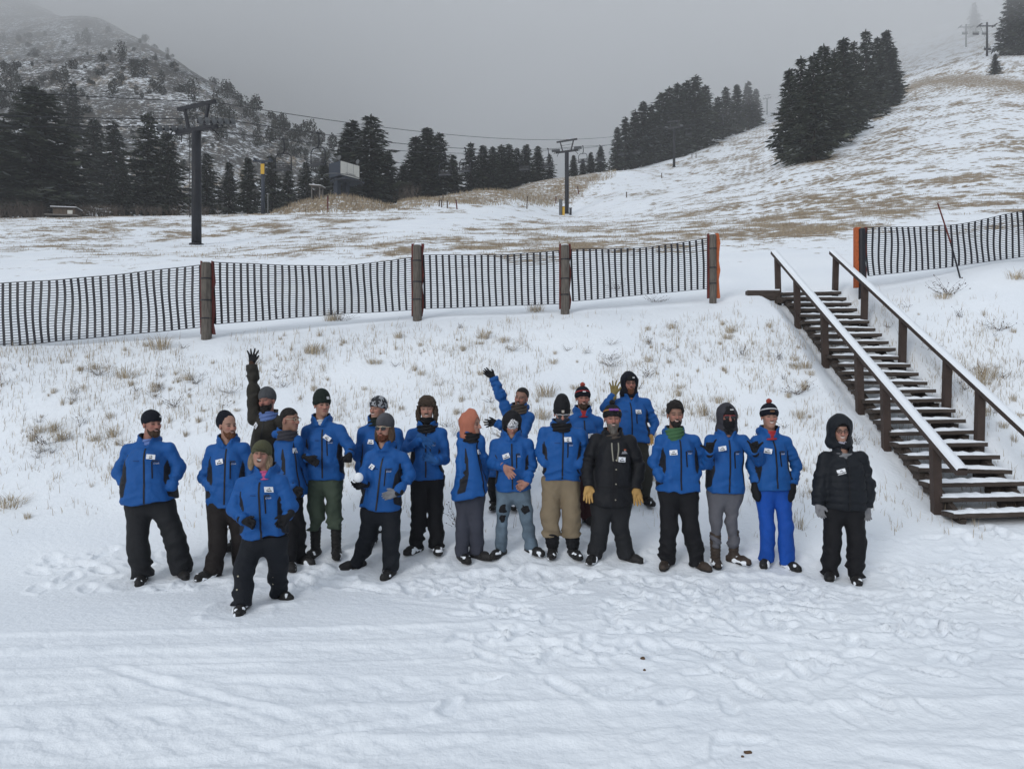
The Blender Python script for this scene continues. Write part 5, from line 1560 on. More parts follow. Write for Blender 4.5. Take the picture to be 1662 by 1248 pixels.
        if not pk: f = smax(f, (X-w[0])*d[0]+(Y-w[1])*d[1]+(Z-w[2])*d[2]-.012, .01)
        return f
    arms = None
    def jacket(s, m, collar_h=.075, puff=0, hoodroll=True, name='jacket', h=.0135, opencollar=True, panel=True):
        pts = [s.hemL, s.hemR, s.shL, s.shR, s.nb]+[p for a in s.arms for p in (a[2], a[3])]
        A = np.array([tuple(p) for p in pts]); r_ref = max(s.hw, s.sw)
        lo = A.min(0)-np.array([.1, .02, .10]); hi = A.max(0)+np.array([.1, .02, .12]); lo[2] = min(lo[2], s.hz-.02)
        lo[1] = min(lo[1]-.1, -r_ref*.95-.05); hi[1] = max(hi[1]+.1, r_ref*.95+.07)
        g = Grid(lo, hi, h); X, Y, Z = g.X, g.Y, g.Z
        f, sx, v, fy = s.tfield(X, Y, Z)
        body = f
        for p in (s.shL, s.shR):
            k, _ = rcone(X, Y, Z, s.nb+Vector((0, .0, -.035)), p+Vector((0, 0, -.012)), .066, .062)
            body = smin(body, k, .05)
        af = None
        for i, a in enumerate(s.arms):
            q = s.afield(X, Y, Z, a, s.seed+i*2)
            af = q if af is None else np.minimum(af, q)
        if puff:
            body = body-.016*np.abs(np.sin((Z-s.hz)*math.pi/puff))**.4+.014
            q = np.minimum(af, 9); af = af-.014*np.abs(np.sin((Z-s.hz)*math.pi/(puff*.9)))**.4+.012
        nx, ny, nz = X-s.nb.x, Y-s.nb.y, Z-s.nb.z
        yr = R(s.tyaw); ux, uy = math.sin(yr), -math.cos(yr)       # the way the chest faces
        q = np.sqrt(nx*nx+ny*ny); fw = (nx*ux+ny*uy)
        top = collar_h-.32*np.clip(fw, -.05, .2)
        ring = np.maximum(np.abs(q-(.088+.18*np.clip(nz, 0, .1)))-.013, np.maximum(nz-top, -.06-nz))
        if opencollar:
            vcut = np.abs(nx*uy-ny*ux)-(.012+.55*np.clip(nz+.03, 0, .2))
            ring = smax(ring, -np.maximum(vcut, -fw), .01)
        body = smin(body, ring, .018)
        if hoodroll:      # the hood lying rolled behind the collar
            bx, by = s.nb.x-ux*.07, s.nb.y-uy*.07
            tq = np.sqrt(((np.sqrt((X-bx)**2+(Y-by)**2)-.095))**2+((Z-s.nb.z-.01)*.8)**2)-.036
            tq = np.maximum(tq, fw-.035)+.006*noise3(X*20, Y*20, Z*20)
            body = smin(body, tq, .015)
        # neck opening
        body = smax(body, -(np.maximum(q-.074, -(nz+.03))), .008)
        f = smin(body, af, .028) if af is not None else body
        V, Q = g.surf(f)
        vf, vsx, vv, vfy = s.tfield(V[:, 0], V[:, 1], V[:, 2])
        afv = np.min([s.afield(V[:, 0], V[:, 1], V[:, 2], a, s.seed+i*2) for i, a in enumerate(s.arms)], 0) if s.arms else 9+0*vf
        pn = np.zeros(len(V))-1
        if panel:
            side = np.abs(vsx)
            # local azimuth round the torso, measured from the chest direction
            az = np.abs((np.degrees(np.arctan2(vsx, -vfy))-s.tyaw+180) % 360-180)
            thr = np.interp(vv, [-.1, .03, .16, .45, .70, .88, .95], [200, 120, 52, 43, 50, 72, 110])
            thr2 = np.interp(vv, [-.1, .5, .95], [125, 120, 105]) if abs(s.tyaw) < 35 else np.interp(vv, [-.1, .5, .95], [78, 74, 84])
            pn = np.minimum((az-thr)/200, (thr2-az)/200)
            pn = np.where(afv < vf-.004, -1, pn)
        # black lining inside the collar
        cx, cy_, cz = V[:, 0]-s.nb.x, V[:, 1]-s.nb.y, V[:, 2]-s.nb.z
        lin = (.086+.18*np.clip(cz, 0, .1))-np.sqrt(cx*cx+cy_*cy_)
        pn = np.where((cz > -.05) & (lin > -.02), np.maximum(pn, lin*.8), pn)
        s.jk = s.add(name, V, Q, m, None, {'panel': pn})
        s._front = lambda X, Y, Z: np.minimum(s.tfield(X, Y, Z)[0], min_ring(s, X, Y, Z))
        return s.jk
    def front_pt(s, u, v, off=.004):
        """point on the front of the torso: u -1..1 across the chest, v 0..1 up; with its normal"""
        z = s.hz+v*(s.sz-s.hz)
        ang = R(s.tyaw+u*58)
        dx, dy = math.sin(ang), -math.cos(ang)
        cx = s.hcx+(s.scx-s.hcx)*min(max(v, 0), 1); cy = s.yoff*min(max(v, 0), 1)
        t = np.linspace(.5, .02, 400)
        def cast(z):
            X, Y, Z = cx+dx*t, cy+dy*t, np.full_like(t, z)
            f = s.tfield(X, Y, Z)[0]
            for p in (s.shL, s.shR):
                k, _ = rcone(X, Y, Z, s.nb+Vector((0, 0, -.035)), p+Vector((0, 0, -.012)), .066, .062); f = smin(f, k, .05)
            i = int(np.argmax(f < 0)); return t[i] if f[i] < 0 else s._lastr
        s._lastr = getattr(s, '_lastr', .15); r = cast(z); s._lastr = r; r2 = cast(z+.03)
        p = Vector((cx+dx*(r+off), cy+dy*(r+off), z))
        n = Vector((dx, dy, (r-r2)/.03*1.0)).normalized()
        return p, n
    def zipper(s, u0=0, v0=.05, v1=1.02, w=.017, name='zipper', m=None, u1=None):
        V, Q = [], []
        n = 26 if v1-v0 > .5 else 10
        for i in range(n):
            v = v0+(v1-v0)*i/(n-1); u = u0+((u1 if u1 is not None else u0)-u0)*i/(n-1)
            p, nn = s.front_pt(u, v, .006)
            side = Vector((0, 0, 1)).cross(nn).normalized()*w/2
            V += [p-side, p+side, p+side-nn*.014, p-side-nn*.014]
        for i in range(n-1):
            a = 4*i; Q += [[a, a+1, a+5, a+4], [a+1, a+2, a+6, a+5], [a+3, a, a+4, a+7]]
        link(name, npmesh(name, np.array(V), np.array(Q), False), s.jk, m or M_ZIP)
    def stick(s, name, me, u, v, roll=0, off=.008, parent=None, mats=None):
        p, n = s.front_pt(u, v, off)
        xa = Vector((0, 0, 1)).cross(n).normalized(); za = n.cross(xa)
        M = Matrix((xa, -n, za)).transposed() @ Matrix.Rotation(R(roll), 3, 'Y')
        o = link(name, me, parent or s.o, mats, p)
        o.rotation_euler = M.to_euler()
        return o
    def badge(s, u, v, text, roll=0):
        b = s.stick('name_badge', BADGE_ME, u, v, roll, .010)
        link('badge_mark', MARK_ME, b)
        t = link('badge_lettering', text_mesh(text, .024, 'badge_lettering', .0009), b, M_INK, (0, -.0038, -.014)); t.rotation_euler = (R(90), 0, 0)
    def logo(s, u=.52, v=.80):
        for me, dz in ((LOGO1, 0), (LOGO2, -.024)):
            o = s.stick(me.name.split('.')[0], me, u, v+dz/(s.sz-s.hz), 0, .007, s.jk)
            o.rotation_euler = (o.rotation_euler.to_matrix() @ Matrix.Rotation(R(90), 3, 'X')).to_euler()
    def blue_trim(s, badge=None, roll=0, text='', logo=True, pocket=True):
        s.zipper()
        if pocket: s.zipper(.34, .50, .80, .013, 'pocket_zip')
        s.zipper(-.40, .80, .812, .07, 'chest_tab', M_TAB)
        if logo: s.logo()
        if badge: s.badge(badge[0], badge[1], text, roll)

    # -------------------------------------------------- trousers and boots
    def legs(s, knees, m, hems=None, r=(.105, .088, .085), wr=.010, boot=None, toe=((-10), (10)), crotch=None, boot_h=.14, waist=.99, bunch=1.0, dys=(0, 0)):
        f_up = Vector((0, 0, .10)); s.ank = []
        hipz = s.hz+.02; cx = s.hcx; r = (r[0]*1.06, r[1]*.98, r[2]*.90)
        kn = []
        for i, (kx, ky) in enumerate(knees):
            ft = s.feet[i]-s.base
            a = Vector((ft.x, ft.y, mesh_z(ft.x+s.base.x, ft.y+s.base.y)-s.base.z+.075)); s.ank.append(a)
            kp = s.P(kx, ky, .03); kp.y = a.y*.5-.035
            kn.append(kp)
        hw = s.hw*.46
        hips = [Vector((cx-hw, .0, hipz)), Vector((cx+hw, .0, hipz))]
        if abs(s.tyaw) > 35: hips = [Vector((cx-hw*.6, .03, hipz)), Vector((cx+hw*.6, -.03, hipz))]
        s.hips = hips
        A = np.array([tuple(p) for p in hips+kn+s.ank])
        g = Grid(A.min(0)-np.array([.17, .20, .06]), A.max(0)+np.array([.17, .20, .12]), .0155); X, Y, Z = g.X, g.Y, g.Z
        f = None
        zc = crotch if crotch is not None else hipz-.06
        for i in range(2):
            hz_ = hems[i] if hems else None
            an = s.ank[i]
            low = an+Vector((0, 0, -.03)) if hz_ is None else kn[i].lerp(an, min(1, max(.05, (kn[i].z-(s.P(0, hz_).z))/(kn[i].z-an.z))))
            g1, t1 = rcone(X, Y, Z, hips[i], kn[i], r[0], r[1]); g2, t2 = rcone(X, Y, Z, kn[i], low, r[1], r[2])
            fold = np.abs(noise3(X*4+s.seed*2.7+i*5, Y*4, Z*11+X*6*(1-2*i)))*4.6-1.7+.8*noise3(X*10, Y*10, Z*22+s.seed)
            q = smin(g1+wr*.35*fold, g2-bunch*.010*np.clip(t2*1.4-.4, 0, 1)*0+wr*fold*np.clip(.35+.9*t2, 0, 1.2), .03)
            d = np.array((low-kn[i]).normalized())
            q = smax(q, (X-low[0])*d[0]+(Y-low[1])*d[1]+(Z-low[2])*d[2]-.012, .012)
            f = q if f is None else smin(f, q, .022)
        w = s.hw*.93
        pel = ell(X, Y, Z, (cx, .0, hipz+.02), (w*.96, max(.10, w*.60), .19))
        f = smin(f, pel, .07)+.009*noise3(X*7+s.seed, Y*7, Z*4)
        f = smax(f, Z-(s.hz+.045), .01)
        V, Q = g.surf(f)
        s.tr = s.add('trousers', V, Q, m)
        s.kn = kn
        bm = boot or M_BOOT
        for i in range(2):
            a = s.ank[i]; ty = R(toe[i]); dx, dy = math.sin(ty), -math.cos(ty)
            z0 = a.z-.095
            heel = (a.x-dx*.055, a.y-dy*.055, z0+.045); ball = (a.x+dx*.12, a.y+dy*.12, z0+.042); tip = (a.x+dx*.185, a.y+dy*.185, z0+.036)
            lo = np.array([a.x-.3, a.y-.3, z0-.01]); hi = np.array([a.x+.3, a.y+.3, a.z+boot_h+.05])
            lo[:2] = np.array([a.x, a.y])+np.minimum(0, np.array([dx, dy])*.2)-.12; hi[:2] = np.array([a.x, a.y])+np.maximum(0, np.array([dx, dy])*.2)+.12
            g = Grid(lo, hi, .0115); X, Y, Z = g.X, g.Y, g.Z
            q = chain(X, Y, Z, [heel, ball, tip], [.05, .054, .043], .02)
            topc = (a.x+(kn[i].x-a.x)*.22, a.y+(kn[i].y-a.y)*.22, a.z+boot_h)
            q = smin(q, rcone(X, Y, Z, (a.x, a.y, z0+.06), topc, .054, .066)[0], .035)
            q = smax(q, z0-Z, .006); q = smax(q, Z-a.z-boot_h, .012)
            if boot_h > .16: q = q+.0035*np.sin(Z*150)
            V, Q = g.surf(q+.003*noise3(X*30, Y*30, Z*30))
            b = s.add('boot', V, Q, bm)
            q2 = chain(X, Y, Z, [heel, ball, tip], [.055, .060, .049], .02); q2 = np.maximum(q2, np.maximum(z0-.004-Z, Z-z0-.026))
            V, Q = g.surf(q2); s.add('sole', V, Q, M_SOLE, b)
            # snow caked on the boot
            q3 = np.maximum(q-.009, .022+.05*noise3(X*22+s.seed*3+i, Y*22, Z*22)); q3 = np.maximum(q3, Z-a.z+.005)
            V, Q = g.surf(q3)
            if len(Q): s.add('caked_snow', V, Q, M_SNOWCAP, b)['kind'] = 'stuff'
    # -------------------------------------------------- hands
    def hand(s, wr, tip, thumb, m, spread=.25, curl=.25, name='glove', cuffm=None, mitten=False, size=1.0, skin=None, horns=None, cuff=True):
        """wr wrist point, tip direction point, thumb = vector the thumb side faces"""
        w = Vector(wr); d = (Vector(tip)-w).normalized(); t = Vector(thumb); t = (t-d*t.dot(d)).normalized(); n = d.cross(t)   # palm normal
        if n.y > 0: n = -n
        k = size
        def L(a, b, c): return w+(d*a+t*b+n*c)*k
        lo = np.array([min(w[i]-.17*k, w[i]+d[i]*.24*k-.1*k) for i in range(3)]); hi = np.array([max(w[i]+.17*k, w[i]+d[i]*.24*k+.1*k) for i in range(3)])
        lo = np.array(w)-.14*k+np.minimum(0, np.array(d)*.15*k); hi = np.array(w)+.14*k+np.maximum(0, np.array(d)*.15*k)
        g = Grid(lo, hi, .0058); X, Y, Z = g.X, g.Y, g.Z
        f = smin(chain(X, Y, Z, [L(.02, .018, 0), L(.085, .030, 0)], [.024*k, .021*k], .02), chain(X, Y, Z, [L(.02, -.012, 0), L(.082, -.030, 0)], [.024*k, .019*k], .02), .025)
        f = smin(f, rcone(X, Y, Z, L(-.03, 0, 0), L(.03, 0, 0), .031*k, .031*k)[0], .02)
        c1, c2 = curl*1.0, curl*2.1
        if mitten:
            f = smin(f, chain(X, Y, Z, [L(.08, 0, 0), L(.14, 0, .02*curl), L(.175, 0, .05*curl)], [.042*k, .040*k, .028*k], .03), .03)
        else:
            for i in range(4):
                b = .033-.0215*i; ln = (.072, .082, .076, .058)[i]
                a = (1.5-i)*spread*.33
                cc1, cc2 = c1, c2
                if horns is not None and i not in horns: cc1, cc2 = 1.5, 2.9
                if horns is not None and i in horns: cc1, cc2, a = .05, .1, (1.5-i)*.3
                p0 = L(.083, b, 0)
                def step(p, ang, l): return p+((d*math.cos(a)+t*math.sin(a))*math.cos(ang)+n*math.sin(ang))*l*k
                p1 = step(p0, cc1*.6, ln*.52); p2 = step(p1, cc1*.6+cc2*.45, ln*.32); p3 = step(p2, cc1*.6+cc2*.75, ln*.26)
                f = smin(f, chain(X, Y, Z, [p0, p1, p2, p3], [.0118*k, .0108*k, .0098*k, .0085*k], .004), .006)
        ta = .75
        q1 = L(.022, .030, .005); q2 = L(.058, .060, .016); q3 = L(.088, .070+.012*spread, .020)
        if horns is not None: q2 = L(.048, .068, .0); q3 = L(.066, .105, .0)
        f = smin(f, chain(X, Y, Z, [q1, q2, q3], [.0165*k, .0135*k, .0105*k], .008), .012)
        V, Q = g.surf(f)
        if skin is not None:
            z = np.zeros(len(V)); return s.add('hand', V, Q, SKIN[skin], s.body, {'lip': z, 'dark': z, 'teeth': z, 'flush': z+.25})
        o = s.add(name, V, Q, m)
        if cuff:
            V, Q = g.surf(np.maximum(rcone(X, Y, Z, L(-.04, 0, 0), L(.012, 0, 0), .040*k, .036*k)[0], 0*X-1)); s.add('glove_cuff', V, Q, cuffm or m, o)
        return o
    def body_limbs(s, with_hands=True):
        """slim figure under the clothes"""
        L = []
        nb, hz = s.nb, s.hz
        mid = Vector((s.hcx, 0, hz+.05))
        L.append(([nb-Vector((0, 0, .05)), nb.lerp(mid, .5), mid], [.045, .075, .08]))
        for sh in (s.shL, s.shR): L.append(([nb-Vector((0, 0, .07)), sh-Vector((0, 0, .02))], [.05, .045]))
        for a in s.arms: L.append(([a[1], a[2], a[3].lerp(a[2], .06)], [.042, .036, .030]))
        for i in range(2): L.append(([s.hips[i], s.kn[i], s.ank[i]], [.07, .052, .040]))
        s.limbs = L
        A = np.array([tuple(p) for q in L for p in q[0]])
        s.bbox = (A.min(0)-.08, A.max(0)+.08)
def min_ring(s, X, Y, Z): return 9+0*X
# ------------------------------------------------------------------ the twenty people, left to right
GRP = 'people in the group photograph'
X_ = Vector((1, 0, 0)); UP = Vector((0, 0, 1))
PEOPLE = []
def person(label, feet, nb, shL, shR, hem, arms, knees, trousers, yaw=0, jm=None, seed=0, head=None, hd={}, hs=1.0, d_off=0, dep=.62, legk={}, jk={}, waist=1.0, extra=None, r=None):
    s = Person(label, 1.8, feet, d_off, hs, seed, GRP)
    s.arms = []
    s.torso(nb, shL, shR, hem, yaw, dep, waist=waist)
    for side, el, wr, pk in arms: s.arm(side, el, wr, inpocket=pk, **({'r': r} if r else {}))
    s.legs(knees, trousers, **legk)
    s.body_limbs()
    s.head(head, **hd)
    s.jacket(jm or J_BLUE, **jk)
    if extra: extra(s)
    PEOPLE.append(s)
    return s
def wrist(s, i): return s.arms[i][3]

# 1 leftmost man
def x1(s):
    s.beanie(F_NAVYB, .040, 0, False, .32, patch=(.03, .018, .045, .075), patchm=F_WHITE); s.collar(F_LBLUE, .070, -.05, .02, 'shirt_collar'); s.blue_trim((.30, .88), 8, 'Jeff')
person('bearded man far left, black beanie, hands in blue jacket pockets, charcoal trousers', [(231, 942), (295, 933)], (241, 716), (208, 729), (275, 727), (203, 283, 817, 808),
    [('L', (192, 768, -.02), (209, 796, .10), True), ('R', (291, 758, -.02), (279, 790, .10), True)], [(228, 888), (282, 878)], F_CHAR, yaw=12, seed=1, head=(247, 688), hd=dict(yaw=52, skin=1, beard='brown', smile=.6),
    legk=dict(r=(.118, .108, .112), toe=(15, 35), wr=.013), dep=.70, extra=x1)
# 2
def x2(s):
    s.beanie(F_NAVYB, .042, .0, False, .35, slouch=1); s.blue_trim((-.42, .80), -14, 'Brent')
person('man in black beanie looking right behind the laughing woman, brown black trousers', [(346, 935), (392, 922)], (369, 717), (344, 731), (396, 727), (338, 398, 820),
    [('L', (331, 775, -.02), (348, 796, .12), True), ('R', (407, 770, -.05), (399, 800, .05), True)], [(357, 878), (388, 874)], F_BROWNB, yaw=10, seed=2, head=(370, 691), hd=dict(yaw=48, skin=0, beard='ginger', smile=.7),
    legk=dict(r=(.112, .100, .095), toe=(-35, 15)), extra=x2)
# 3 laughing woman in front
def x3(s):
    s.beanie(F_OLHAT, .030, 0, True, .30)
    x, y, z = s.hx
    v = ell(x, y, z, (0, -.115, .038), (.062, .045, .009)); s.put('cap_visor', v, F_OLHAT)
    s.collar(mat('pink_scarf', (.45, .08, .20), .8), .066, -.07, .0, 'scarf')
    w = wrist(s, 0); s.hand(w, w+Vector((.11, -.02, -.035)), UP, F_BLACK, .1, .8)
    w = wrist(s, 1); s.hand(w, w+Vector((-.07, -.02, -.075)), UP+X_*-.3, F_BLACK, .1, .8)
    s.blue_trim((.62, .90), 6, 'Karla')
    for t, k in ((.35, 0), (.75, 0), (.65, 1), (.9, 1)):
        q = s.kn[k].lerp(s.ank[k], t-.2); MB().tube([q+Vector((-.02, -.098, 0)), q+Vector((-.02, -.104, 0))], [.008, .008], 8).build('stud', M_METAL, s.tr)
person('laughing woman in front, olive knit cap and long fair hair, blue jacket, black gloves', [(392, 988), (451, 967)], (431, 765), (393, 785), (456, 780), (394, 466, 876, 866),
    [('L', (379, 826, .02), (397, 845, .20), False), ('R', (472, 822, .02), (467, 838, .18), False)], [(403, 918), (447, 915)], F_NAVY, yaw=6, seed=3, head=(424, 738), hs=.95, hd=dict(yaw=10, pitch=-12, roll=6, skin=0, hair='blond', hairstyle='long', smile=1.0, openm=.7),
    legk=dict(r=(.105, .098, .095), toe=(10, 55)), extra=x3)
# 4 olive coat, arm up
def x4(s):
    s.beanie(F_HEATH, .040, .02, False, .30); s.collar(F_LBLUE, .088, -.10, .05, 'hoodie_collar', .004)
    w = wrist(s, 0); s.hand(w+Vector((0, 0, .03)), w+Vector((.01, 0, .2)), X_, F_BLACK, 1.0, .05, cuffm=fabric('brown_glove_cuff', (.055, .028, .018)))
    s.zipper(); s.badge(-.72, .93, 'Alan', 28)
person('shouting bearded man in dark olive coat reaching one gloved hand straight up', [(384, 888), (436, 890)], (436, 676), (412, 680), (457, 684), (398, 462, 795),
    [('L', (412, 634, .0), (409, 593, .0), False), ('R', (463, 725, .0), (458, 765, .05), False)], [(398, 845), (438, 845)], F_BLACK, yaw=-5, jm=J_OLIVE, seed=4, head=(433, 651), hd=dict(yaw=-14, roll=-8, pitch=-4, skin=1, beard='dark', beardlen=.02, openm=1.0),
    jk=dict(panel=False, hoodroll=False), legk=dict(toe=(-15, 10)), r=(.076, .070, .064), extra=x4)
# 5 side view, bare head
def x5(s):
    s.glasses('clear', M_METAL); s.collar(F_HOODIE, .095, -.06, .045, 'hoodie_hood', .005)
    w = wrist(s, 0); s.hand(w, w+Vector((.10, -.02, -.10)), UP, F_BLACK, .1, .9)
    s.zipper(); s.badge(.2, .86, 'Ty', 0)
person('bare headed man with cropped hair and glasses in profile, dark hood over blue jacket', [(469, 921), (487, 912)], (466, 706), (454, 722), (482, 715), (438, 495, 803),
    [('L', (458, 768, .10), (478, 792, .20), False), ('R', (492, 765, -.14), (490, 795, -.08), True)], [(473, 855), (482, 853)], F_BLACK, yaw=52, seed=5, head=(471, 681), hd=dict(yaw=66, skin=2, hair='dark', hairstyle='buzz'),
    legk=dict(toe=(30, 60), r=(.105, .09, .085)), extra=x5)
# 6 green trousers
def x6(s):
    s.beanie(F_GREENB, .035, .035, True, .30, patch=(.035, .032, .035, .075), patchm=F_WHITE); s.collar(F_WHITE, .066, -.06, .005, 'white_shirt_collar')
    w = wrist(s, 0); s.hand(w, w+Vector((.12, -.01, -.06)), UP, F_BLACK, .1, .5)
    w = wrist(s, 1); s.hand(w, w+Vector((-.01, -.06, -.08)), X_*-1, F_BLACK, .05, 1.3)
    s.blue_trim((.36, .86), 40, 'Max')
person('tall man in dark green beanie and green trousers tucked over black snow boots', [(512, 900), (546, 900)], (521, 683), (498, 699), (552, 697), (497, 556, 777),
    [('L', (491, 733, .02), (500, 744, .24), False), ('R', (568, 727, .06), (567, 738, .24), False)], [(513, 822), (543, 822)], F_GREEN, yaw=6, seed=6, head=(523, 657), hd=dict(yaw=32, skin=0),
    legk=dict(hems=(858, 856), r=(.104, .094, .092), boot_h=.30, toe=(-12, 15), wr=.016), extra=x6)
# 7 behind the snowball man
def x7(s):
    s.beanie(F_CAMO, .040, .0, True, .30, patch=(.028, .026, -.035, .085), patchm=F_WHITE); s.collar(F_GREENB, .078, -.06, .035, 'neck_warmer')
    s.zipper(); s.badge(-.28, .84, 'Bryan', 3)
person('young man in mottled grey beanie standing behind the man with the snowball', [(604, 880), (629, 880)], (611, 684), (589, 701), (645, 703), (584, 648, 786),
    [('L', (582, 741, .0), (584, 768, .06), False), ('R', (654, 745, .0), (648, 775, .06), False)], [(603, 835), (630, 835)], F_BLACK, yaw=-8, seed=7, head=(613, 663), hd=dict(yaw=-28, skin=0, smile=.7, hair='dark', hairstyle='short'), extra=x7)
# 8 snowball
def x8(s):
    s.beanie(fabric('grey_striped_knit', (.06, .06, .068), .9, .6, 150, var=.5), .040, .015, False, .28); s.glasses('sun', M_METAL)
    w = wrist(s, 0); s.hand(w, w+Vector((-.07, -.07, -.01)), X_*-.8+Vector((0, -.2, .3)), F_BLACK, .6, .45)
    w = wrist(s, 1); s.hand(w, w+Vector((-.12, -.02, -.03)), UP, F_GGREY, .1, .35, cuffm=F_BLACK)
    s.blue_trim((-.62, .84), 15, 'Jake')
    c = s.base+s.P(581.5, 775, .27)
    V, Q = Grid((-.07, -.07, -.07), (.07, .07, .07), .007), None
    f = np.sqrt(V.X**2+V.Y**2+V.Z**2)-.0545+.003*noise3(V.X*25, V.Y*25, V.Z*25)
    a, b = V.surf(f)
    tag(link('snowball', npmesh('snowball', a, b, True), None, M_SNOWB, c), 'round white snowball held in a black glove', 'snowball')
person('long haired man with sunglasses and reddish beard holding a snowball', [(581, 918), (634, 931)], (622, 723), (601, 741), (654, 742), (586, 652, 822, 829),
    [('L', (592, 769, .03), (590, 787, .18), False), ('R', (666, 772, .02), (644, 800, .22), False)], [(597, 868), (637, 868)], F_NAVY, yaw=-10, seed=8, head=(624, 695), hd=dict(yaw=-18, skin=0, beard='red', hair='lightbrown', hairstyle='long', smile=.5),
    legk=dict(r=(.112, .102, .098), toe=(-60, -15)), extra=x8)
# 9 fur hat
def x9(s):
    x, y, z = s.hx; n = .006*noise3(x*60, y*60, z*60)+.004*noise3(x*120, y*120, z*120)
    c = ell(x, y, z, (0, .02, .055), (.098, .118, .098)); c = smax(c, (.035-.2*(y+.08))-z, .01); o = s.put('fur_hat', c+n, F_FUR)
    for sx in (-1, 1):
        e = ell(x, y, z, (sx*.094, .01, -.055), (.030, .055, .095)); s.put('ear_flap', e+n, F_FUR, o)
    e = ell(x, y, z, (0, -.088, .072), (.085, .026, .040)); s.put('fur_brim', e+n, F_FUR, o)
    s.gaiter(F_BLACK, -.085); s.collar(F_BLACK, .098, -.08, .0, 'black_collar'); s.collar(F_WHITE, .074, -.085, -.05, 'white_cord', 0)
    w = wrist(s, 0); s.hand(w, w+Vector((.12, -.01, -.08)), -X_*.5-UP, F_BGLOVE, .3, .3)
    w = wrist(s, 1); s.hand(w, w+Vector((-.12, -.01, .05)), UP, F_BGLOVE, .5, .6)
    s.blue_trim((-.45, .93), -12, 'Will')
person('smiling man in brown fur trapper hat framing his chest with blue gloves', [(677, 893), (709, 893)], (693, 691), (669, 704), (717, 703), (666, 721, 776),
    [('L', (661, 727, .10), (686, 711, .26), False), ('R', (723, 745, .06), (704, 747, .26), False)], [(680, 826), (707, 826)], F_BLACK, yaw=0, seed=9, head=(693, 664), hd=dict(yaw=2, skin=0, moust='lightbrown', smile=.7),
    legk=dict(r=(.105, .095, .095), toe=(-35, 12)), extra=x9)
# 10 orange hood
def x10(s):
    s.hood(F_ORANGE, opening=(.066, .092, -.01), big=1.0, low=-.15, peak=.02); s.collar(F_BLACK, .09, -.07, .03, 'black_collar')
    s.zipper(u0=.15); s.zipper(.5, .50, .82, .013, 'pocket_zip'); s.badge(.55, .82, 'Eli', 0)
person('person in rust orange hood turned right, long blue jacket, slate wide trousers', [(750, 906), (773, 904)], (765, 708), (750, 718), (778, 714), (733, 790, 809, 800),
    [('L', (748, 758, .10), (752, 803, .12), False), ('R', (786, 755, -.12), (784, 792, -.08), True)], [(752, 852), (772, 852)], F_SLATE, yaw=42, seed=10, head=(766, 689), hd=dict(yaw=66, skin=0), hs=.97,
    legk=dict(r=(.09, .088, .095), toe=(25, 60), wr=.006), extra=x10)
# 11 arm flung up behind
def x11(s):
    s.collar(F_SCARF, .092, -.07, .045, 'camo_scarf', .006)
    w = wrist(s, 0); s.hand(w, w+Vector((-.11, 0, .09)), UP+X_*.4, F_BLACK, .25, .1)
    w = wrist(s, 1); s.hand(w, w+Vector((-.14, 0, -.01)), UP, F_BLACK, .6, .2)
    s.zipper(); s.badge(-.66, .86, 'TJ', 40)
person('grinning man with slicked dark hair flinging one arm up behind the hooded jeans wearer', [(803, 822), (832, 821)], (842, 663), (824, 671), (859, 677), (788, 842, 772),
    [('L', (811, 638, .0), (801, 613, .0), False), ('R', (846, 712, .20), (806, 686, .14), False)], [(803, 795), (830, 797)], F_BLACK, yaw=-18, seed=11, head=(846, 646), hd=dict(yaw=-22, roll=9, skin=2, hair='dark', hairstyle='slick', moust='dark', smile=1.0, openm=.7), r=(.075, .07, .060), extra=x11)
# 12 hood, mask, jeans
F_JEANS = fabric('faded_jeans', (.105, .145, .185), .85, .3, 120, var=.45)
def x12(s):
    s.hood(F_BLACK, opening=(.064, .09, -.02), big=1.02, low=-.19)
    x, y, z = s.hx
    f = ell(x, y, z, (0, -.005, .03), (.081, .103, .083)); f = smax(f, -.012-z, .004); f = smax(f, y+.03, .01); s.put('patterned_headband', f, F_PATT)
    w = wrist(s, 0); s.hand(w, w+Vector((.09, -.02, -.11)), X_+UP, None, .3, .3, skin=0)
    w = wrist(s, 1); s.hand(w, w+Vector((-.08, -.01, -.05)), UP, None, .1, .7, skin=0)
    for i, t in ((0, -.10), (0, .18), (1, -.02)):
        c = s.kn[i].lerp(s.ank[i], max(t, 0)) if t > 0 else s.kn[i].lerp(s.hips[i], -t)
        g = Grid(np.array(c)-.09, np.array(c)+.09, .008); q = ell(g.X-c.x, g.Y-c.y, g.Z-c.z, (0.0, -.077, 0), (.045, .020, .055 if t < 0 else .04))+.008*noise3(g.X*40, g.Y*40, g.Z*40)
        V, Q = g.surf(q); s.add('torn_patch', V, Q, F_BLACK, s.tr)
    s.blue_trim((-.42, .76), -20, 'Landon')
person('person in black hood and patterned headband looking down, ripped faded jeans, bare hands', [(813, 900), (862, 896)], (830, 707), (804, 721), (857, 720), (805, 859, 795),
    [('L', (798, 752, .03), (819, 758, .24), False), ('R', (863, 755, .0), (855, 783, .16), False)], [(816, 828), (853, 826)], F_JEANS, yaw=0, seed=12, head=(831, 689), hd=dict(yaw=4, pitch=24, skin=0, cover='low'), hs=.97,
    legk=dict(r=(.093, .078, .076), toe=(-30, 40)), extra=x12)
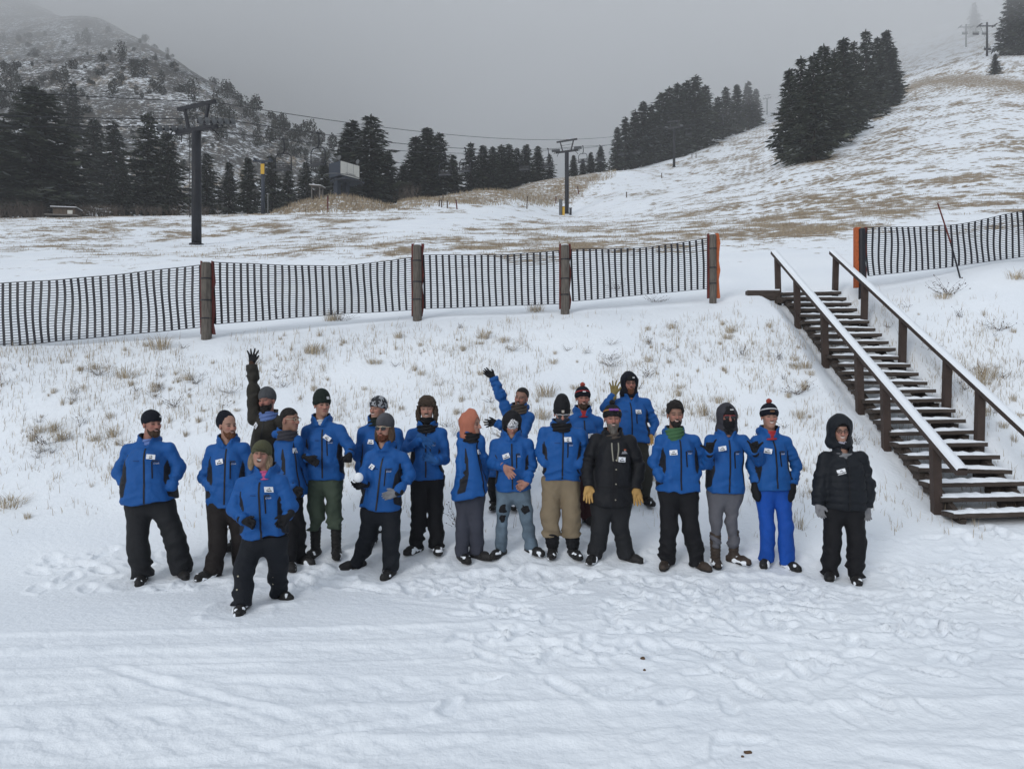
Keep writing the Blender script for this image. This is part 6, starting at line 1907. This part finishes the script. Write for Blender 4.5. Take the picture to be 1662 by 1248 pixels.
# 13 khaki
def x13(s):
    s.beanie(F_BLACK, .028, .055, True, .28, patch=(.030, .030, 0, .052), patchm=mat('tan_patch', (.42, .38, .33), .8)); s.glasses('sun', F_WHITE, -.002); s.gaiter(F_GREYB, -.028); s.collar(F_BLACK, .098, -.07, .02, 'black_collar')
    s.blue_trim((.32, .88), 0, 'Ian')
    for i in range(2):
        a = s.kn[i].lerp(s.ank[i], .60); b = s.kn[i].lerp(s.ank[i], .86); g = Grid(np.minimum(np.array(a), np.array(b))-.12, np.maximum(np.array(a), np.array(b))+.12, .012)
        V, Q = g.surf(np.maximum(rcone(g.X, g.Y, g.Z, a, b, .088, .080)[0], 0*g.X-1)+.004*np.sin(g.Z*120)); s.add('snow_gaiter', V, Q, F_BLACK, s.tr)
person('man in tall black beanie, sunglasses and grey gaiter, khaki trousers with black cuffs', [(897, 899), (930, 901)], (911, 691), (883, 701), (943, 704), (881, 941, 777, 779),
    [('L', (876, 735, -.02), (884, 752, .12), True), ('R', (949, 737, -.02), (940, 755, .12), True)], [(894, 836), (927, 836)], F_KHAKI, yaw=0, seed=13, head=(912, 671), hd=dict(yaw=2, pitch=14, skin=0),
    legk=dict(r=(.118, .108, .104), hems=(868, 868), boot_h=.22, toe=(-8, 20), wr=.015), extra=x13)
# 14 pom hat behind
def x14(s):
    s.beanie(F_NAVYB, .036, .0, True, .28, pom=F_POMR, band=F_RED, patch=(.04, .016, .0, .078), patchm=F_WHITE); s.collar(F_RED, .072, -.07, .0, 'red_collar', .002); s.zipper(); s.zipper(.34, .5, .8, .013, 'pocket_zip'); s.badge(.50, .74, 'Dave', -4)
person('bearded man in navy beanie with red pompom behind the black parka', [(938, 845), (955, 845)], (946, 668), (923, 683), (971, 684), (924, 972, 770),
    [('L', (917, 725, .0), (921, 758, .05), False), ('R', (977, 725, .0), (972, 758, .05), False)], [(937, 806), (956, 806)], F_REDB, yaw=2, seed=14, head=(946, 646), hd=dict(yaw=4, skin=1, beard='brown', smile=.8), extra=x14)
# 15 black parka
def x15(s):
    s.beanie(F_BLACK, .040, .0, True, .25, pom=F_BLACK, band=F_GOLD, patch=(.035, .018, .03, .058), patchm=mat('brown_patch', (.12, .06, .03), .8))
    b = MB()
    for sx in (-1, 1): b.box((sx*.03, 0, 0), (.05, .012, .026))
    b.box((0, 0, 0), (.012, .01, .012))
    g = b.build('goggles', M_PURP, s.o); g.location = s.hpt((0, -.106, .092)); g.rotation_euler = (s.hm @ Matrix.Rotation(R(-28), 3, 'X')).to_euler()
    s.collar(fabric('brown_inner_collar', (.07, .055, .045)), .076, -.07, .03, 'inner_collar')
    for i, dx in ((0, -.01), (1, .02)):
        w = wrist(s, i); s.hand(w, w+Vector((dx, -.03, -.18)), X_*(1 if i == 0 else -1), F_TAN, .3, .18, size=1.18)
    s.zipper(0, .01, .86, .05, 'storm_flap', F_BLACK)
    for v in (.12, .36, .58, .72): s.stick('snap', MB().tube([(0, -.003, 0), (0, .003, 0)], [.008, .008], 8).mesh('snap'), .06, v, 0, .012, s.jk, M_METAL)
    for u in (-.1, .1): s.zipper(u, .70, .98, .014, 'lanyard', mat('lanyard', (.25, .24, .2), .8), u*2.4)
    for u in (-.5, .5): s.zipper(u, .30, .32, .17, 'pocket_flap', F_BLACK)
    m = MB(); m.v = [Vector(p) for p in ((-.045, 0, -.02), (-.02, 0, .012), (-.01, 0, .0), (.01, 0, .028), (.045, 0, -.02))]; m.f = [[0, 1, 2], [2, 3, 4], [0, 2, 4]]
    s.stick('chest_emblem', m.mesh('chest_emblem'), .52, .84, 0, .009, s.jk, mat('grey_emblem', (.26, .26, .28), .7)); m2 = MB(); m2.box((.018, 0, .026), (.03, .003, .016)); s.stick('emblem_accent', m2.mesh('emblem_accent'), .52, .84, 0, .010, s.jk, mat('orange_emblem', (.45, .12, .05), .7))
    s.badge(.36, .73, 'Monte', 5)
person('grey bearded man in long black parka with tan leather gloves and purple goggles', [(967, 908), (1018, 906)], (995, 706), (968, 714), (1023, 716), (959, 1026, 817, 819),
    [('L', (953, 756, .0), (955, 788, .08), False), ('R', (1036, 758, .0), (1033, 792, .08), False)], [(974, 856), (1007, 856)], F_CHAR, yaw=0, jm=J_BLACK, seed=15, head=(994, 679), hd=dict(yaw=0, skin=1, beard='grey', beardlen=.035, smile=.8),
    hs=1.05, jk=dict(panel=False, collar_h=.08), legk=dict(r=(.112, .098, .098), toe=(-30, 45)), dep=.70, r=(.078, .076, .068), extra=x15)
# 16 waving behind
def x16(s):
    s.beanie(F_BLACK, .040, 0, False, .25, patch=(.03, .018, .03, .07), patchm=F_WHITE); s.hood(F_NAVYB, opening=(.07, .10, .0), big=1.04, low=-.19); s.glasses('clear', M_EYEG)
    w = wrist(s, 0); s.hand(w, w+Vector((.01, 0, .2)), X_, F_OLGLOVE, .9, .1, size=1.1)
    w = wrist(s, 1); s.hand(w, w+Vector((-.01, -.02, -.15)), X_*-1, F_TAN, .2, .4)
    s.blue_trim((.42, .80), 2, 'Hunter')
person('tall hooded man with glasses and ginger beard waving an olive glove behind the parka', [(1022, 812), (1048, 815)], (1023, 645), (991, 656), (1049, 653), (990, 1053, 714, 718),
    [('L', (981, 662, .10), (996, 640, .14), False), ('R', (1062, 687, .0), (1056, 704, .06), False)], [(1022, 768), (1048, 766)], F_OLIVET, yaw=3, seed=16, head=(1022, 622), hd=dict(yaw=4, skin=1, beard='ginger', beardlen=.01),
    legk=dict(r=(.105, .095, .090), toe=(-10, 20)), extra=x16)
# 17 green scarf
def x17(s):
    s.collar(F_GREENS, .086, -.085, .055, 'neck_warmer', .005); s.blue_trim((-.42, .78), -6, 'Leland')
person('dark haired bearded man with green neck warmer, hands in blue jacket pockets', [(1081, 917), (1133, 919)], (1095, 703), (1072, 714), (1127, 714), (1066, 1134, 796),
    [('L', (1060, 750, -.03), (1071, 774, .12), True), ('R', (1141, 750, -.03), (1126, 776, .12), True)], [(1087, 857), (1120, 857)], F_BLACK, yaw=0, seed=17, head=(1096, 673), hd=dict(yaw=0, skin=2, beard='dark', hair='dark', hairstyle='full', smile=.9),
    legk=dict(r=(.115, .100, .098), toe=(-22, 25), boot=M_BOOTB), dep=.68, extra=x17)
# 18 black gaiter, red sunglasses
def x18(s):
    s.beanie(F_BLACK, .036, 0, False, .25, patch=(.04, .012, .02, .082), patchm=F_WHITE); s.gaiter(F_BLACK, -.016, r=1.04); s.hood(F_HOODIE, opening=(.07, .10, -.01), big=1.03, low=-.20); s.glasses('sun', M_REDG)
    w = wrist(s, 0); s.hand(w, w+Vector((.0, -.03, .10)), UP*.2+X_*-1, F_BLACK, .3, .2, horns=(3,))
    w = wrist(s, 1); s.hand(w, w+Vector((-.03, -.03, .10)), UP*.2+X_*1, F_BLACK, .3, .2, horns=(3,))
    s.blue_trim((-.52, .86), -14, 'Cody')
person('man hidden by black gaiter, hood and red sunglasses making hand signs, grey trousers, brown boots', [(1161, 914), (1191, 912)], (1180, 706), (1153, 714), (1206, 714), (1147, 1208, 797, 801),
    [('L', (1146, 752, .08), (1152, 732, .30), False), ('R', (1233, 748, .10), (1225, 731, .32), False)], [(1161, 846), (1187, 846)], F_GREY, yaw=0, seed=18, head=(1181, 677), hd=dict(yaw=0, skin=1),
    legk=dict(r=(.092, .074, .068), hems=(886, 887), boot_h=.29, boot=M_BOOTB, toe=(-5, 40)), extra=x18)
# 19 pom hat blue trousers
def x19(s):
    s.beanie(F_NAVYB, .034, .0, True, .25, pom=F_POMR, band=F_WHITE, patch=(.05, .02, 0, .060), patchm=mat('brown_patch', (.12, .06, .03), .8)); s.collar(F_RED, .074, -.08, .015, 'red_collar', .002)
    for i, dx in ((0, .02), (1, -.05)):
        w = wrist(s, i); s.hand(w, w+Vector((dx, -.02, -.18)), X_*(1 if i == 0 else -1), F_BLACK, .1, .3, mitten=True, size=1.12)
    s.blue_trim((-.52, .82), 6, 'Mason')
person('smiling man in navy beanie with red pompom, bright blue trousers and black mittens', [(1243, 914), (1277, 918)], (1249, 702), (1227, 716), (1276, 716), (1224, 1285, 794),
    [('L', (1220, 754, -.03), (1225, 782, .05), False), ('R', (1292, 756, .0), (1287, 784, .06), False)], [(1245, 854), (1273, 854)], F_BLUET, yaw=0, seed=19, head=(1249, 676), hd=dict(yaw=-3, skin=0, smile=1.0), d_off=.05,
    legk=dict(r=(.098, .088, .090), toe=(-25, 20), wr=.007), extra=x19)
# 20 dark puffer
def x20(s):
    s.hood(J_PUFF, opening=(.074, .105, -.02), big=1.2, low=-.26); s.glasses('clear', M_EYEG)
    s.gaiter(speckle('patterned_scarf', (.35, .34, .40), (.03, .03, .04), 45, .48), -.10, 'patterned_scarf', 1.1); s.collar(F_GGREY, .078, -.10, -.02, 'lilac_lining', .003)
    for i in (0, 1):
        w = wrist(s, i); s.hand(w, w+Vector((.02 if i == 0 else -.01, -.02, -.13)), X_*(1 if i == 0 else -1), F_GGREY, .15, .5)
    s.zipper(0, .01, .99, .012); s.badge(-.42, .76, 'Brooklyn', -18)
person('smiling person with glasses in hooded dark puffer jacket and grey gloves, far right', [(1347, 936), (1388, 940)], (1367, 733), (1339, 743), (1397, 743), (1334, 1403, 825),
    [('L', (1330, 786, .0), (1328, 818, .06), False), ('R', (1409, 787, .0), (1407, 822, .06), False)], [(1352, 876), (1389, 876)], F_BLACK, yaw=-3, jm=J_PUFF, seed=20, head=(1364, 699), hd=dict(yaw=-8, pitch=4, skin=0, smile=1.0, hair='dark', hairstyle='short'), hs=.97,
    jk=dict(panel=False, puff=.075, hoodroll=False), legk=dict(r=(.110, .100, .105), toe=(-25, -15)), r=(.074, .074, .066), dep=.68, extra=x20)
# ------------------------------------------------------------------ clods of dirt on the packed snow
M_DIRT = mat('brown_dirt', (.10, .06, .035), .95, .6, 60, .4, 30)
for px, py, r_, lab in [(1044, 1073, .017, 'small brown dirt clod on packed snow in front of the parka man'), (1046, 1086, .011, 'tiny brown dirt crumb just below the dirt clod on the snow'), (1213, 1217, .019, 'dark brown dirt clod near the bottom edge right of centre'), (1205, 1224, .011, 'tiny dirt crumb beside the clod near the bottom edge')]:
    p = hit(px, py, 3.7, 20); g = Grid((-.07, -.07, -.05), (.07, .07, .05), .006)
    f = ell(g.X, g.Y, g.Z, (0, 0, 0), (r_, r_*.9, r_*.55))+.006*noise3(g.X*45+px, g.Y*45, g.Z*45)
    V, Q = g.surf(f)
    tag(link('dirt_clod', npmesh('dirt_clod', V, Q, True), None, M_DIRT, (p.x, p.y, mesh_z(p.x, p.y)+r_*.2)), lab, 'dirt', 'dirt on the snow')
# ================================================================== AIR
HAZE_DENSITY = 0.00045
def volume_box(name, mb, density, col):
    m = bpy.data.materials.new(name); m.use_nodes = True
    m.node_tree.nodes.clear()
    ho = m.node_tree.nodes.new('ShaderNodeOutputMaterial'); hv = m.node_tree.nodes.new('ShaderNodeVolumePrincipled')
    hv.inputs['Color'].default_value = (*col, 1); hv.inputs['Density'].default_value = density
    hv.inputs['Density Attribute'].default_value = ''
    m.node_tree.links.new(hv.outputs[0], ho.inputs['Volume'])
    m.cycles.homogeneous_volume = True
    return mb.build(name, m)
tag(volume_box('haze', MB().box((0, 200, 160), (900, 860, 330)), HAZE_DENSITY, (.97, .98, 1.0)), 'thin grey mist filling the valley', 'haze', kind='stuff')
# the cloud deck that hides the tops of the hills
cl = MB()
cl.v = [Vector(p) for p in ((-440, 205, 124), (440, 205, 108), (440, 620, 84), (-440, 620, 72), (-440, 205, 225), (440, 205, 225), (440, 620, 225), (-440, 620, 225))]
cl.f = [[3,2,1,0],[4,5,6,7],[0,1,5,4],[1,2,6,5],[2,3,7,6],[3,0,4,7]]
tag(volume_box('low_cloud', cl, .0095, (1, 1, 1)), 'low grey cloud swallowing the tops of the hills', 'cloud', kind='stuff')
